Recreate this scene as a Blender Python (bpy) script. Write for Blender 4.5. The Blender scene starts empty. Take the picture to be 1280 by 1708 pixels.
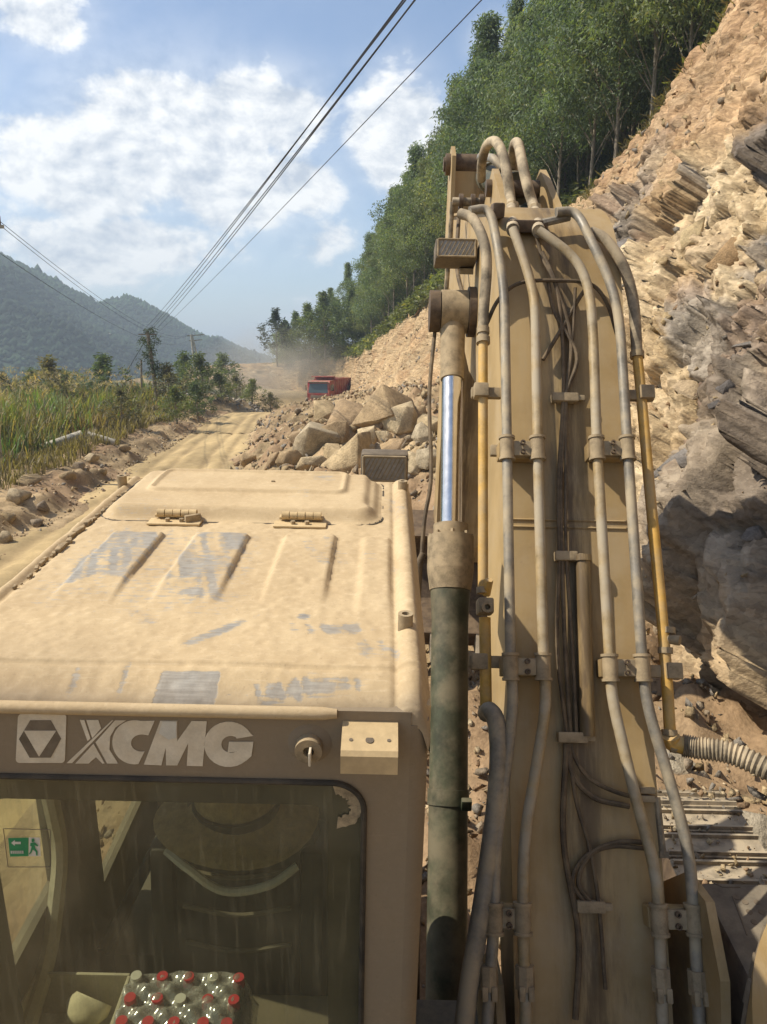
import bpy, bmesh, math, random
import numpy as np
from mathutils import Vector, Matrix

random.seed(7)
RNG = np.random.default_rng(11)
R = math.radians
SC = bpy.context.scene
COL = SC.collection

# ------------------------------------------------------------------ camera
CAM_H = 4.2
PITCH = R(11.2)
FPX = 1282.0
cam = bpy.data.cameras.new('camera')
cam.sensor_fit = 'VERTICAL'
cam.sensor_height = 36.0
cam.lens = FPX / 1708.0 * 36.0
cam.clip_start = 0.05
cam.clip_end = 6000
camo = bpy.data.objects.new('camera', cam)
COL.objects.link(camo)
camo.location = (0, 0, CAM_H)
camo.rotation_euler = (R(90) - PITCH, 0, 0)
SC.camera = camo

# ------------------------------------------------------------------ sun, sky, exposure
SUN_EL, SUN_AZ = R(50), R(-90)          # azimuth measured from +y towards +x
SUN = Vector((math.cos(SUN_EL) * math.sin(SUN_AZ), math.cos(SUN_EL) * math.cos(SUN_AZ), math.sin(SUN_EL)))
sl = bpy.data.lights.new('sun', 'SUN')
sl.energy = 5.0
sl.angle = R(0.53)
sl.color = (1.0, 0.91, 0.76)
slo = bpy.data.objects.new('sun', sl)
COL.objects.link(slo)
slo.rotation_euler = (-SUN).to_track_quat('-Z', 'Y').to_euler()
slo.location = (0, 0, 60)

vs = SC.view_settings
vs.view_transform = 'Standard'
vs.look = 'None'
vs.exposure = 0.42
vs.gamma = 1.0
SC.cycles.use_denoising = True
SC.cycles.max_bounces = 8
SC.cycles.transparent_max_bounces = 16
SC.cycles.volume_bounces = 0
SC.cycles.volume_step_rate = 4.0
SC.cycles.sample_clamp_indirect = 6.0


# ---- small expression layer over shader nodes
class X:
    def __init__(s, nt, sock): s.nt, s.s = nt, sock
    def _m(s, op, *a, clamp=False):
        n = s.nt.nodes.new('ShaderNodeMath'); n.operation = op; n.use_clamp = clamp
        for i, v in enumerate((s,) + a): put(s.nt, n.inputs[i], v)
        return X(s.nt, n.outputs[0])
    def __add__(s, o): return s._m('ADD', o)
    def __radd__(s, o): return s._m('ADD', o)
    def __sub__(s, o): return s._m('SUBTRACT', o)
    def __rsub__(s, o): return val(s.nt, o)._m('SUBTRACT', s)
    def __mul__(s, o): return s._m('MULTIPLY', o)
    def __rmul__(s, o): return s._m('MULTIPLY', o)
    def __truediv__(s, o): return s._m('DIVIDE', o)
    def exp(s): return s._m('EXPONENT')
    def max(s, o): return s._m('MAXIMUM', o)
    def min(s, o): return s._m('MINIMUM', o)
    def pow(s, o): return s._m('POWER', o)
    def clamp(s): return s._m('ADD', 0.0, clamp=True)
    def step(s, a, b):
        n = s.nt.nodes.new('ShaderNodeMapRange'); n.interpolation_type = 'SMOOTHSTEP'
        put(s.nt, n.inputs[0], s); n.inputs[1].default_value = a; n.inputs[2].default_value = b
        return X(s.nt, n.outputs[0])


def put(nt, inp, v):
    if isinstance(v, X): nt.links.new(v.s, inp)
    elif isinstance(v, bpy.types.NodeSocket): nt.links.new(v, inp)
    elif v is not None:
        if hasattr(inp.default_value, '__len__') and len(inp.default_value) == 4 and len(v) == 3: v = (*v, 1)
        inp.default_value = v


def val(nt, v):
    n = nt.nodes.new('ShaderNodeValue'); n.outputs[0].default_value = v
    return X(nt, n.outputs[0])


def noise(nt, vec, scale, detail=4, rough=.55, dist=0.0, w=None):
    n = nt.nodes.new('ShaderNodeTexNoise')
    put(nt, n.inputs['Vector'], vec)
    n.inputs['Scale'].default_value = scale; n.inputs['Detail'].default_value = detail
    n.inputs['Roughness'].default_value = rough; n.inputs['Distortion'].default_value = dist
    return X(nt, n.outputs['Fac'])


def voro(nt, vec, scale, feature='F1', out='Distance'):
    n = nt.nodes.new('ShaderNodeTexVoronoi'); n.feature = feature
    put(nt, n.inputs['Vector'], vec); n.inputs['Scale'].default_value = scale
    return X(nt, n.outputs[out])


def mixc(nt, f, a, b, blend='MIX'):
    n = nt.nodes.new('ShaderNodeMix'); n.data_type = 'RGBA'; n.blend_type = blend
    put(nt, n.inputs[0], f); put(nt, n.inputs[6], a); put(nt, n.inputs[7], b)
    return n.outputs[2]


def mapping(nt, vec, scale=(1, 1, 1), rot=(0, 0, 0), loc=(0, 0, 0)):
    n = nt.nodes.new('ShaderNodeMapping')
    put(nt, n.inputs[0], vec); n.inputs[1].default_value = loc; n.inputs[2].default_value = rot; n.inputs[3].default_value = scale
    return n.outputs[0]


def coord(nt, which='Object'):
    return nt.nodes.new('ShaderNodeTexCoord').outputs[which]


def sepxyz(nt, v):
    n = nt.nodes.new('ShaderNodeSeparateXYZ'); put(nt, n.inputs[0], v)
    return [X(nt, o) for o in n.outputs]


# ---- world: Nishita sky with broken cumulus all round
wd = bpy.data.worlds.new('World'); SC.world = wd; wd.use_nodes = True
nt = wd.node_tree; nt.nodes.clear()
sky = nt.nodes.new('ShaderNodeTexSky'); sky.sky_type = 'NISHITA'; sky.sun_disc = False
sky.sun_elevation = SUN_EL; sky.sun_rotation = SUN_AZ; sky.altitude = 300
sky.air_density = 1.0; sky.dust_density = 1.2; sky.ozone_density = 2.5
gdir = coord(nt, 'Generated')
gx, gy, gz = sepxyz(nt, gdir)
az = gx._m('ARCTAN2', gy)
el = gz._m('ARCSINE')
CL = [  # azimuth, elevation, half width, half height (degrees), weight
    (-14.5, 14.0, 8.0, 4.6, 1.15), (-8.5, 16.2, 5.5, 3.0, 1.05), (-20, 12.0, 6.5, 4.0, 1.05), (-10, 11.5, 9, 3.8, .85), (.8, 15.0, 3.6, 4.0, 1.1), (-19, 7.5, 11, 3.0, .80), (-4, 8.5, 6, 2.6, .55), (-3.5, 2.8, 7, 2.2, .62),
    (-22, 20.5, 4.5, 3.0, .60), (-29, 15, 5, 6, .72), (7.2, 20.0, 1.8, 1.6, .68), (12, 24.5, 4, 1.8, .62), (-34, 25, 9, 4, .7), (-42, 10, 10, 7, .8),
    (40, 22, 14, 8, .9), (75, 15, 12, 7, 1), (110, 26, 14, 9, .9), (150, 14, 16, 7, 1), (-165, 24, 14, 8, .9), (-125, 13, 14, 7, 1), (-80, 22, 14, 8, .9), (-100, 45, 16, 9, .7), (60, 48, 16, 9, .7), (170, 50, 18, 9, .7)]
blob = None
for a_, e_, wa, we, wt in CL:
    da = (az - R(a_)); de = (el - R(e_))
    g = ((da * da) * (-1 / R(wa) ** 2) + (de * de) * (-1 / R(we) ** 2)).exp() * wt
    blob = g if blob is None else blob.max(g)
sv = mapping(nt, gdir, scale=(1, 1, 1.5))
n1 = noise(nt, sv, 10.0, 9, .60, .15)
sv2 = mapping(nt, gdir, scale=(1, 1, 1.5), loc=tuple(-SUN * .018))
n2 = noise(nt, sv2, 10.0, 6, .58, .15)
n3 = noise(nt, sv, 2.2, 3, .5)
dens = blob * 1.15 + (n1 - .5) * 1.7 - .30
mask = dens.step(.02, .44)
veil = (blob * .7 + (n3 - .45) * .8).step(.0, .70) * .55
shade = ((n1 - n2) * 5.5 + .66).clamp()
cloudc = mixc(nt, shade, (.50, .56, .65, 1), (1.0, 1.0, .985, 1))
hz = (el * -1.0).exp().pow(9.0)                # thin milky air towards the horizon
bk = nt.nodes.new('ShaderNodeBackground'); put(nt, bk.inputs[0], sky.outputs[0]); bk.inputs[1].default_value = .128
bc = nt.nodes.new('ShaderNodeBackground'); put(nt, bc.inputs[0], cloudc); bc.inputs[1].default_value = .92
ms = nt.nodes.new('ShaderNodeMixShader'); put(nt, ms.inputs[0], (mask.max(veil)) * .96)
nt.links.new(bk.outputs[0], ms.inputs[1]); nt.links.new(bc.outputs[0], ms.inputs[2])
wo = nt.nodes.new('ShaderNodeOutputWorld'); nt.links.new(ms.outputs[0], wo.inputs[0])


# ------------------------------------------------------------------ numpy noise
def _h(ix, iy, iz, seed):
    h = (ix.astype(np.int64) * 374761393 + iy.astype(np.int64) * 668265263 + iz.astype(np.int64) * 2147483647 + seed * 974634777) & 0xFFFFFFFF
    h = ((h ^ (h >> 13)) * 1274126177) & 0xFFFFFFFF
    h = ((h ^ (h >> 16)) * 2246822519) & 0xFFFFFFFF
    return (h ^ (h >> 13)) & 0xFFFFFF


def rnd(ix, iy, iz, seed):
    return _h(ix, iy, iz, seed) / float(0xFFFFFF)


def perlin(p, seed=0):
    i = np.floor(p).astype(np.int64); f = p - i
    u = f * f * f * (f * (f * 6 - 15) + 10)
    out = 0
    for dx in (0, 1):
        for dy in (0, 1):
            for dz in (0, 1):
                v = rnd(i[:, 0] + dx, i[:, 1] + dy, i[:, 2] + dz, seed)
                w = (u[:, 0] if dx else 1 - u[:, 0]) * (u[:, 1] if dy else 1 - u[:, 1]) * (u[:, 2] if dz else 1 - u[:, 2])
                out = out + v * w
    return out * 2 - 1


def fbm(p, scale, oct=4, seed=0, gain=.5):
    a, s, t = 1.0, scale, 0
    for k in range(oct):
        t = t + a * perlin(p * s, seed + k * 17); a *= gain; s *= 2.03
    return t


def worley(p, seed=0):
    i = np.floor(p).astype(np.int64)
    b1 = np.full(len(p), 1e9); b2 = np.full(len(p), 1e9)
    c1 = np.zeros_like(p); idn = np.zeros((len(p), 3), np.int64)
    for dx in (-1, 0, 1):
        for dy in (-1, 0, 1):
            for dz in (-1, 0, 1):
                j = i + np.array((dx, dy, dz))
                c = np.stack([j[:, 0] + rnd(j[:, 0], j[:, 1], j[:, 2], seed), j[:, 1] + rnd(j[:, 0], j[:, 1], j[:, 2], seed + 1), j[:, 2] + rnd(j[:, 0], j[:, 1], j[:, 2], seed + 2)], 1)
                dd = ((p - c) ** 2).sum(1)
                m = dd < b1
                b2 = np.where(m, b1, np.minimum(b2, dd))
                c1[m] = c[m]; idn[m] = j[m]; b1 = np.where(m, dd, b1)
    return np.sqrt(b1), np.sqrt(b2), c1, idn


def facets(p, seed, tilt=.5):
    """piecewise planar relief: every cell is a tilted block"""
    d1, d2, c, j = worley(p, seed)
    o = rnd(j[:, 0], j[:, 1], j[:, 2], seed + 5) * 2 - 1
    g = np.stack([rnd(j[:, 0], j[:, 1], j[:, 2], seed + 6 + k) * 2 - 1 for k in range(3)], 1)
    crack = np.clip((d2 - d1) / .10, 0, 1)
    return o + tilt * ((p - c) * g).sum(1), crack, rnd(j[:, 0], j[:, 1], j[:, 2], seed + 9)


def sstep(x, a, b):
    t = np.clip((x - a) / (b - a), 0, 1)
    return t * t * (3 - 2 * t)


# ------------------------------------------------------------------ mesh helpers
def link(name, me, mat=None, parent=None):
    o = bpy.data.objects.new(name, me)
    COL.objects.link(o)
    if mat is not None and me is not None:
        for m in (mat if isinstance(mat, (list, tuple)) else [mat]): me.materials.append(m)
    if parent is not None: o.parent = parent
    return o


def npmesh(name, V, F, smooth=False, attr=None, col=None):
    me = bpy.data.meshes.new(name)
    V = np.asarray(V, np.float32); F = np.asarray(F, np.int32)
    k = F.shape[1]
    me.vertices.add(len(V)); me.vertices.foreach_set('co', V.ravel())
    me.loops.add(F.size); me.loops.foreach_set('vertex_index', F.ravel())
    me.polygons.add(len(F)); me.polygons.foreach_set('loop_start', np.arange(0, F.size, k, dtype=np.int32))
    try: me.polygons.foreach_set('loop_total', np.full(len(F), k, np.int32))
    except Exception: pass
    if smooth: me.polygons.foreach_set('use_smooth', np.ones(len(F), bool))
    if attr:
        for n_, a_ in attr.items():
            at = me.attributes.new(n_, 'FLOAT', 'POINT'); at.data.foreach_set('value', np.asarray(a_, np.float32))
    if col is not None:
        at = me.attributes.new('tone', 'FLOAT_COLOR', 'POINT')
        c4 = np.ones((len(V), 4), np.float32); c4[:, :3] = col
        at.data.foreach_set('color', c4.ravel())
    me.update(calc_edges=True); me.validate()
    return me


def gridfaces(nu, nv):
    i = np.arange(nu - 1)[:, None] * nv + np.arange(nv - 1)[None, :]
    i = i.ravel()
    return np.stack([i, i + nv, i + nv + 1, i + 1], 1)


def rotmats(n, rng):
    q = rng.normal(size=(n, 4)); q /= np.linalg.norm(q, axis=1)[:, None]
    w, x, y, z = q.T
    return np.stack([np.stack([1 - 2 * (y * y + z * z), 2 * (x * y - z * w), 2 * (x * z + y * w)], 1),
                     np.stack([2 * (x * y + z * w), 1 - 2 * (x * x + z * z), 2 * (y * z - x * w)], 1),
                     np.stack([2 * (x * z - y * w), 2 * (y * z + x * w), 1 - 2 * (x * x + y * y)], 1)], 1)


class MB:
    """collects simple solids into one mesh"""
    def __init__(s): s.v, s.f = [], []
    def add(s, V, F, mat=None):
        b = len(s.v)
        for p in V:
            p = Vector(p)
            if mat is not None: p = mat @ p
            s.v.append(tuple(p))
        for f in F: s.f.append(tuple(b + i for i in f))
        return s
    def box(s, c, size, rot=None, ch=0.0):
        hx, hy, hz = [a / 2 for a in size]
        m = Matrix.Translation(c) @ (rot.to_4x4() if rot is not None else Matrix.Identity(4))
        ch = min(ch, hx * .9, hy * .9, hz * .9)
        if ch <= 0:
            V = [(x, y, z) for x in (-hx, hx) for y in (-hy, hy) for z in (-hz, hz)]
            F = [(0, 1, 3, 2), (4, 6, 7, 5), (0, 4, 5, 1), (2, 3, 7, 6), (0, 2, 6, 4), (1, 5, 7, 3)]
            return s.add(V, F, m)
        bm = bmesh.new(); bmesh.ops.create_cube(bm, size=1)
        for v in bm.verts: v.co = (v.co.x * hx * 2, v.co.y * hy * 2, v.co.z * hz * 2)
        bmesh.ops.bevel(bm, geom=bm.edges[:], offset=ch, segments=2, profile=.6, affect='EDGES')
        bm.verts.index_update()
        V = [v.co.copy() for v in bm.verts]; F = [[v.index for v in f.verts] for f in bm.faces]
        bm.free()
        return s.add(V, F, m)
    def prism(s, poly, a, b, axis='x'):
        """extrude a 2D outline between two coordinates along an axis"""
        def P(u, v, t): return {'x': (t, u, v), 'y': (u, t, v), 'z': (u, v, t)}[axis]
        n = len(poly)
        V = [P(u, v, a) for u, v in poly] + [P(u, v, b) for u, v in poly]
        F = [tuple(range(n)), tuple(range(2 * n - 1, n - 1, -1))] + [(i, i + n, (i + 1) % n + n, (i + 1) % n) for i in range(n)]
        return s.add(V, F)
    def tube(s, path, r, n=12, cap=True, rfun=None):
        P = [Vector(p) for p in path]
        T = []
        for i in range(len(P)):
            t = (P[min(i + 1, len(P) - 1)] - P[max(i - 1, 0)])
            T.append(t.normalized() if t.length > 1e-9 else Vector((0, 0, 1)))
        up = Vector((0, 0, 1)) if abs(T[0].z) < .9 else Vector((1, 0, 0))
        N = (up - T[0] * up.dot(T[0])).normalized()
        V, F = [], []
        for i, p in enumerate(P):
            if i:
                N = N - T[i] * N.dot(T[i]); N.normalize()
            Bn = T[i].cross(N)
            rr = rfun(i / (len(P) - 1)) if rfun else r
            for k in range(n):
                a = 2 * math.pi * k / n
                V.append(p + (N * math.cos(a) + Bn * math.sin(a)) * rr)
        for i in range(len(P) - 1):
            for k in range(n):
                k2 = (k + 1) % n
                F.append((i * n + k, i * n + k2, (i + 1) * n + k2, (i + 1) * n + k))
        if cap:
            F.append(tuple(range(n - 1, -1, -1))); F.append(tuple((len(P) - 1) * n + k for k in range(n)))
        return s.add(V, F)
    def cyl(s, a, b, r, n=20, r2=None):
        return s.tube([a, b], r, n, True, (lambda t: r + (r2 - r) * t) if r2 is not None else None)
    def ring(s, a, b, r, ri, n=20):
        """hollow sleeve"""
        a, b = Vector(a), Vector(b); t = (b - a).normalized()
        up = Vector((0, 0, 1)) if abs(t.z) < .9 else Vector((1, 0, 0))
        N = (up - t * up.dot(t)).normalized(); Bn = t.cross(N)
        V, F = [], []
        for p, rr in ((a, r), (b, r), (b, ri), (a, ri)):
            for k in range(n):
                an = 2 * math.pi * k / n; V.append(p + (N * math.cos(an) + Bn * math.sin(an)) * rr)
        for j in range(4):
            for k in range(n):
                k2 = (k + 1) % n; j2 = (j + 1) % 4
                F.append((j * n + k, j * n + k2, j2 * n + k2, j2 * n + k))
        return s.add(V, F)
    def build(s, name, mat, parent=None, smooth=True, angle=38):
        me = bpy.data.meshes.new(name)
        me.from_pydata(s.v, [], s.f); me.update()
        o = link(name, me, mat, parent)
        bm = bmesh.new(); bm.from_mesh(me)
        bmesh.ops.recalc_face_normals(bm, faces=bm.faces[:])
        for f in bm.faces: f.smooth = smooth
        if smooth:
            for e in bm.edges:
                if len(e.link_faces) == 2 and e.calc_face_angle(0) > R(angle): e.smooth = False
        bm.to_mesh(me); bm.free()
        return o


def fillet(pts, r, n=6):
    """polyline with rounded bends"""
    P = [Vector(p) for p in pts]; out = [P[0]]
    for i in range(1, len(P) - 1):
        a, b, c = P[i - 1], P[i], P[i + 1]
        d1 = min(r, (b - a).length * .48); d2 = min(r, (c - b).length * .48)
        s = b + (a - b).normalized() * d1; e = b + (c - b).normalized() * d2
        for k in range(n + 1):
            t = k / n; out.append(s * (1 - t) ** 2 + b * 2 * t * (1 - t) + e * t * t)
    out.append(P[-1])
    return out


def spline(pts, n=8):
    P = [Vector(p) for p in pts]
    P = [P[0] * 2 - P[1]] + P + [P[-1] * 2 - P[-2]]
    out = []
    for i in range(1, len(P) - 2):
        p0, p1, p2, p3 = P[i - 1:i + 3]
        for k in range(n):
            t = k / n
            out.append(.5 * ((2 * p1) + (p2 - p0) * t + (2 * p0 - 5 * p1 + 4 * p2 - p3) * t * t + (3 * p1 - p0 - 3 * p2 + p3) * t ** 3))
    out.append(P[-2])
    return out


def tag(o, label=None, cat=None, group=None, kind=None):
    if label: o['label'] = label
    if cat: o['category'] = cat
    if group: o['group'] = group
    if kind: o['kind'] = kind
    return o


def empty(name, loc=(0, 0, 0), label=None, cat=None, group=None):
    o = bpy.data.objects.new(name, None); COL.objects.link(o); o.location = loc
    o.empty_display_size = .1
    return tag(o, label, cat, group)


def copy_tree(o, parent=None):
    c = o.copy(); COL.objects.link(c); c.parent = parent
    for ch in o.children: copy_tree(ch, c)
    return c


def hull(n, rng, sx=1, sy=1, sz=1, bevel=0.0, boxy=.5):
    """an angular stone: hull of random points, optionally with broken edges"""
    bm = bmesh.new()
    for k in range(n):
        d = rng.normal(size=3); d /= np.linalg.norm(d)
        m = np.abs(d).max()
        d = d * ((1 - boxy) + boxy * .8 / m) * rng.uniform(.82, 1.05)
        bm.verts.new((d[0] * sx, d[1] * sy, d[2] * sz))
    r = bmesh.ops.convex_hull(bm, input=bm.verts[:])
    for g in set(x for x in r['geom_interior'] + r['geom_unused'] if isinstance(x, bmesh.types.BMVert)):
        if g.is_valid: bm.verts.remove(g)
    bmesh.ops.dissolve_limit(bm, angle_limit=R(14), verts=bm.verts[:], edges=bm.edges[:])
    if bevel: bmesh.ops.bevel(bm, geom=bm.edges[:], offset=bevel, segments=1, affect='EDGES')
    bmesh.ops.triangulate(bm, faces=bm.faces[:])
    bm.verts.index_update()
    V = np.array([v.co[:] for v in bm.verts]); F = np.array([[v.index for v in f.verts] for f in bm.faces])
    bm.free()
    return V, F


def scatter(protos, pos, scl, rot, tones=None):
    """many small solids joined into one mesh"""
    Vs, Fs, Cs = [], [], []; b = 0
    n = len(pos); which = RNG.integers(0, len(protos), n)
    for k, (V, F) in enumerate(protos):
        idx = np.where(which == k)[0]
        if not len(idx): continue
        W = np.einsum('nij,vj->nvi', rot[idx], V) * scl[idx][:, None, None] + pos[idx][:, None, :]
        Vs.append(W.reshape(-1, 3))
        Fs.append((F[None] + (np.arange(len(idx)) * len(V))[:, None, None] + b).reshape(-1, F.shape[1]))
        if tones is not None: Cs.append(np.repeat(tones[idx], len(V), axis=0))
        b += len(idx) * len(V)
    return np.concatenate(Vs), np.concatenate(Fs), (np.concatenate(Cs) if Cs else None)


# ------------------------------------------------------------------ materials
def mat(name, build):
    m = bpy.data.materials.new(name); m.use_nodes = True
    t = m.node_tree; t.nodes.clear()
    out = t.nodes.new('ShaderNodeOutputMaterial')
    build(t, out)
    return m


def bsdf(t, out, col, rough=.7, metal=0.0, spec=.3, bump=None, bstr=.3, bdist=.01, **kw):
    b = t.nodes.new('ShaderNodeBsdfPrincipled')
    put(t, b.inputs['Base Color'], col); put(t, b.inputs['Roughness'], rough); put(t, b.inputs['Metallic'], metal)
    b.inputs['Specular IOR Level'].default_value = spec
    for k, v in kw.items(): put(t, b.inputs[k], v)
    if bump is not None:
        n = t.nodes.new('ShaderNodeBump'); n.inputs['Strength'].default_value = bstr; n.inputs['Distance'].default_value = bdist
        put(t, n.inputs['Height'], bump); t.links.new(n.outputs[0], b.inputs['Normal'])
    t.links.new(b.outputs[0], out.inputs[0])
    return b


def attrc(t, n_='tone'):
    a = t.nodes.new('ShaderNodeAttribute'); a.attribute_name = n_
    return a.outputs['Color']


def attrf(t, n_):
    a = t.nodes.new('ShaderNodeAttribute'); a.attribute_name = n_
    return X(t, a.outputs['Fac'])


def simple(name, c, rough=.7, metal=0.0, var=.25, scale=14, spec=.3, bs=.15, dust=0.0, dustc=(.40, .31, .19)):
    """plain surface with blotchy tone variation, fine grain and settled dust"""
    def f(t, out):
        o = coord(t)
        n = noise(t, o, scale, 6, .6); n2 = noise(t, o, scale * 9, 3, .6)
        c2 = tuple(x * (1 - var) for x in c); c3 = tuple(min(1, x * (1 + var * .6)) for x in c)
        k = mixc(t, (n * .75 + n2 * .25).step(.3, .7), c2, c3)
        if dust:
            gn = t.nodes.new('ShaderNodeNewGeometry')
            nz = sepxyz(t, gn.outputs['Normal'])[2]
            dk = (noise(t, o, scale * .6, 5, .65).step(.36, .66) * dust + (nz.clamp() * dust * .5)).clamp()
            k = mixc(t, dk, k, dustc)
            rr = dk * (.85 - rough) + rough
        else: rr = n * .2 + (rough - .1)
        bsdf(t, out, k, rr, metal, spec, n2 * .5 + n * .5, bs, .004)
    return mat(name, f)


def m_tone(name, rough=.9, scale=6.0, var=.35, bs=.6, bd=.03, streak=None):
    """vertex tone with grain: soil, stone, road"""
    def f(t, out):
        o = coord(t)
        v = mapping(t, o, *streak) if streak else o
        n = noise(t, v, scale, 8, .65); n2 = noise(t, v, scale * 7, 4, .65)
        h = n * .6 + n2 * .4
        k = mixc(t, h.step(.3, .7), (1 - var, 1 - var, 1 - var * 1.05), (1 + var * .5, 1 + var * .5, 1 + var * .45))
        c = mixc(t, 1.0, attrc(t), k, 'MULTIPLY')
        bsdf(t, out, c, rough, 0, .2, h, bs, bd)
    return mat(name, f)


M = {}
M['soil'] = m_tone('soil', .95, 3.0, .4, .7, .05)
M['road'] = m_tone('road_dirt', .95, 2.2, .22, .45, .03)
def f_rock(t, out):
    o = coord(t); v = mapping(t, o, (1.0, .55, 1.7), (R(-32), 0, 0))
    wv = t.nodes.new('ShaderNodeVectorMath'); wv.operation = 'ADD'
    nw = t.nodes.new('ShaderNodeTexNoise'); nw.inputs['Scale'].default_value = 3.0; nw.inputs['Detail'].default_value = 3
    put(t, nw.inputs['Vector'], v); sc = t.nodes.new('ShaderNodeVectorMath'); sc.operation = 'SCALE'; sc.inputs[3].default_value = .35
    t.links.new(nw.outputs['Color'], sc.inputs[0]); put(t, wv.inputs[0], v); t.links.new(sc.outputs[0], wv.inputs[1])
    w = wv.outputs[0]
    c1 = X(t, sepxyz(t, voro(t, w, 5.0, 'F1', 'Color').s)[0].s); c2 = X(t, sepxyz(t, voro(t, w, 13.0, 'F1', 'Color').s)[0].s); c3 = X(t, sepxyz(t, voro(t, w, 34.0, 'F1', 'Color').s)[1].s)
    g = noise(t, v, 3.0, 8, .68); g2 = noise(t, o, 30, 5, .65)
    h = c1 * .26 + c2 * .15 + c3 * .05 + g * .55 + g2 * .16
    k = mixc(t, (g * .7 + c2 * .18 + g2 * .12).step(.28, .72), (.62, .59, .56, 1), (1.28, 1.25, 1.19, 1))
    c = mixc(t, 1.0, attrc(t), k, 'MULTIPLY')
    c = mixc(t, noise(t, o, 1.3, 6, .7).step(.56, .72) * .35, c, (.26, .15, .08, 1))
    bsdf(t, out, c, .92, 0, .2, h, 1.0, .07)


M['rock'] = mat('rock_strata', f_rock)
M['stone'] = m_tone('broken_stone', .9, 3.5, .5, .9, .07)
M['mountain'] = m_tone('mountain_forest', .95, .06, .4, .4, 1.0)


def f_leaf(t, out, rough=.55):
    oi = t.nodes.new('ShaderNodeObjectInfo')
    r = X(t, oi.outputs['Random'])
    c = mixc(t, 1.0, attrc(t), mixc(t, r, (.75, .82, .85, 1), (1.2, 1.12, .9, 1)), 'MULTIPLY')
    b = t.nodes.new('ShaderNodeBsdfPrincipled'); put(t, b.inputs['Base Color'], c)
    b.inputs['Roughness'].default_value = rough; b.inputs['Specular IOR Level'].default_value = .35
    tr = t.nodes.new('ShaderNodeBsdfTranslucent'); put(t, tr.inputs[0], mixc(t, 1.0, c, (1.3, 1.35, .6, 1), 'MULTIPLY'))
    mx = t.nodes.new('ShaderNodeMixShader'); mx.inputs[0].default_value = .42
    t.links.new(b.outputs[0], mx.inputs[1]); t.links.new(tr.outputs[0], mx.inputs[2])
    t.links.new(mx.outputs[0], out.inputs[0])


M['leaf'] = mat('leaf', f_leaf)
M['bark'] = simple('bark', (.23, .19, .14), .9, var=.4, scale=5)


def f_cab(t, out):
    """sand coloured paint under dust; the wiped places show the blue grey coat"""
    o = coord(t)
    n = noise(t, o, 5, 6, .6); n2 = noise(t, o, 70, 4, .65); n3 = noise(t, mapping(t, o, (4, 45, 45), (0, 0, R(40))), 3, 5, .65)
    dust = mixc(t, n.step(.25, .75), (.405, .300, .170, 1), (.505, .390, .232, 1))
    dust = mixc(t, n2.step(.45, .75) * .35, dust, (.62, .49, .31, 1))
    dust = mixc(t, noise(t, o, 17, 5, .7).step(.56, .78) * .45, dust, (.30, .215, .125, 1))
    dust = mixc(t, noise(t, o, 130, 3, .7).step(.60, .74) * .5, dust, (.27, .19, .11, 1))
    dust = mixc(t, noise(t, mapping(t, o, (5, 70, 70), (0, 0, R(65))), 2.5, 4, .6).step(.58, .72) * .25, dust, (.64, .53, .36, 1))
    paint = mixc(t, n3.step(.35, .65), (.145, .158, .168, 1), (.26, .27, .265, 1))
    w = attrf(t, 'wipe')
    edge = (w + (n2 - .5) * .9 + (n3 - .5) * 1.5).step(.36, .74)
    c = mixc(t, edge * (w.step(.02, .2)) * (n.step(.2, .75) * .30 + .52), dust, paint)
    g = attrf(t, 'grime')
    c = mixc(t, (g * (n * .4 + .75)).clamp(), c, (.150, .122, .090, 1))
    bsdf(t, out, c, edge * -.3 + .85, 0, .3, n2 * .4 + n * .4 - edge * .35, .35, .006)


M['cab'] = mat('dusty_cab_paint', f_cab)
M['cabdust'] = simple('dusty_sand_paint', (.50, .375, .205), .85, var=.22, scale=8, bs=.3)
M['mud'] = simple('dried_mud', (.33, .25, .15), .95, var=.4, scale=40, bs=.6)
M['dark'] = simple('black_rubber', (.022, .021, .019), .6, var=.3, scale=20, dust=.35, dustc=(.16, .125, .08))
M['inner'] = simple('interior_trim', (.105, .092, .070), .75, var=.25, scale=6, dust=.35, dustc=(.22, .18, .11))
M['letter'] = simple('faded_white_decal', (.62, .56, .44), .7, var=.2, scale=25, dust=.35, dustc=(.47, .37, .24))
M['badgedark'] = simple('badge_dark', (.15, .12, .085), .7, var=.3, scale=30)


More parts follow.
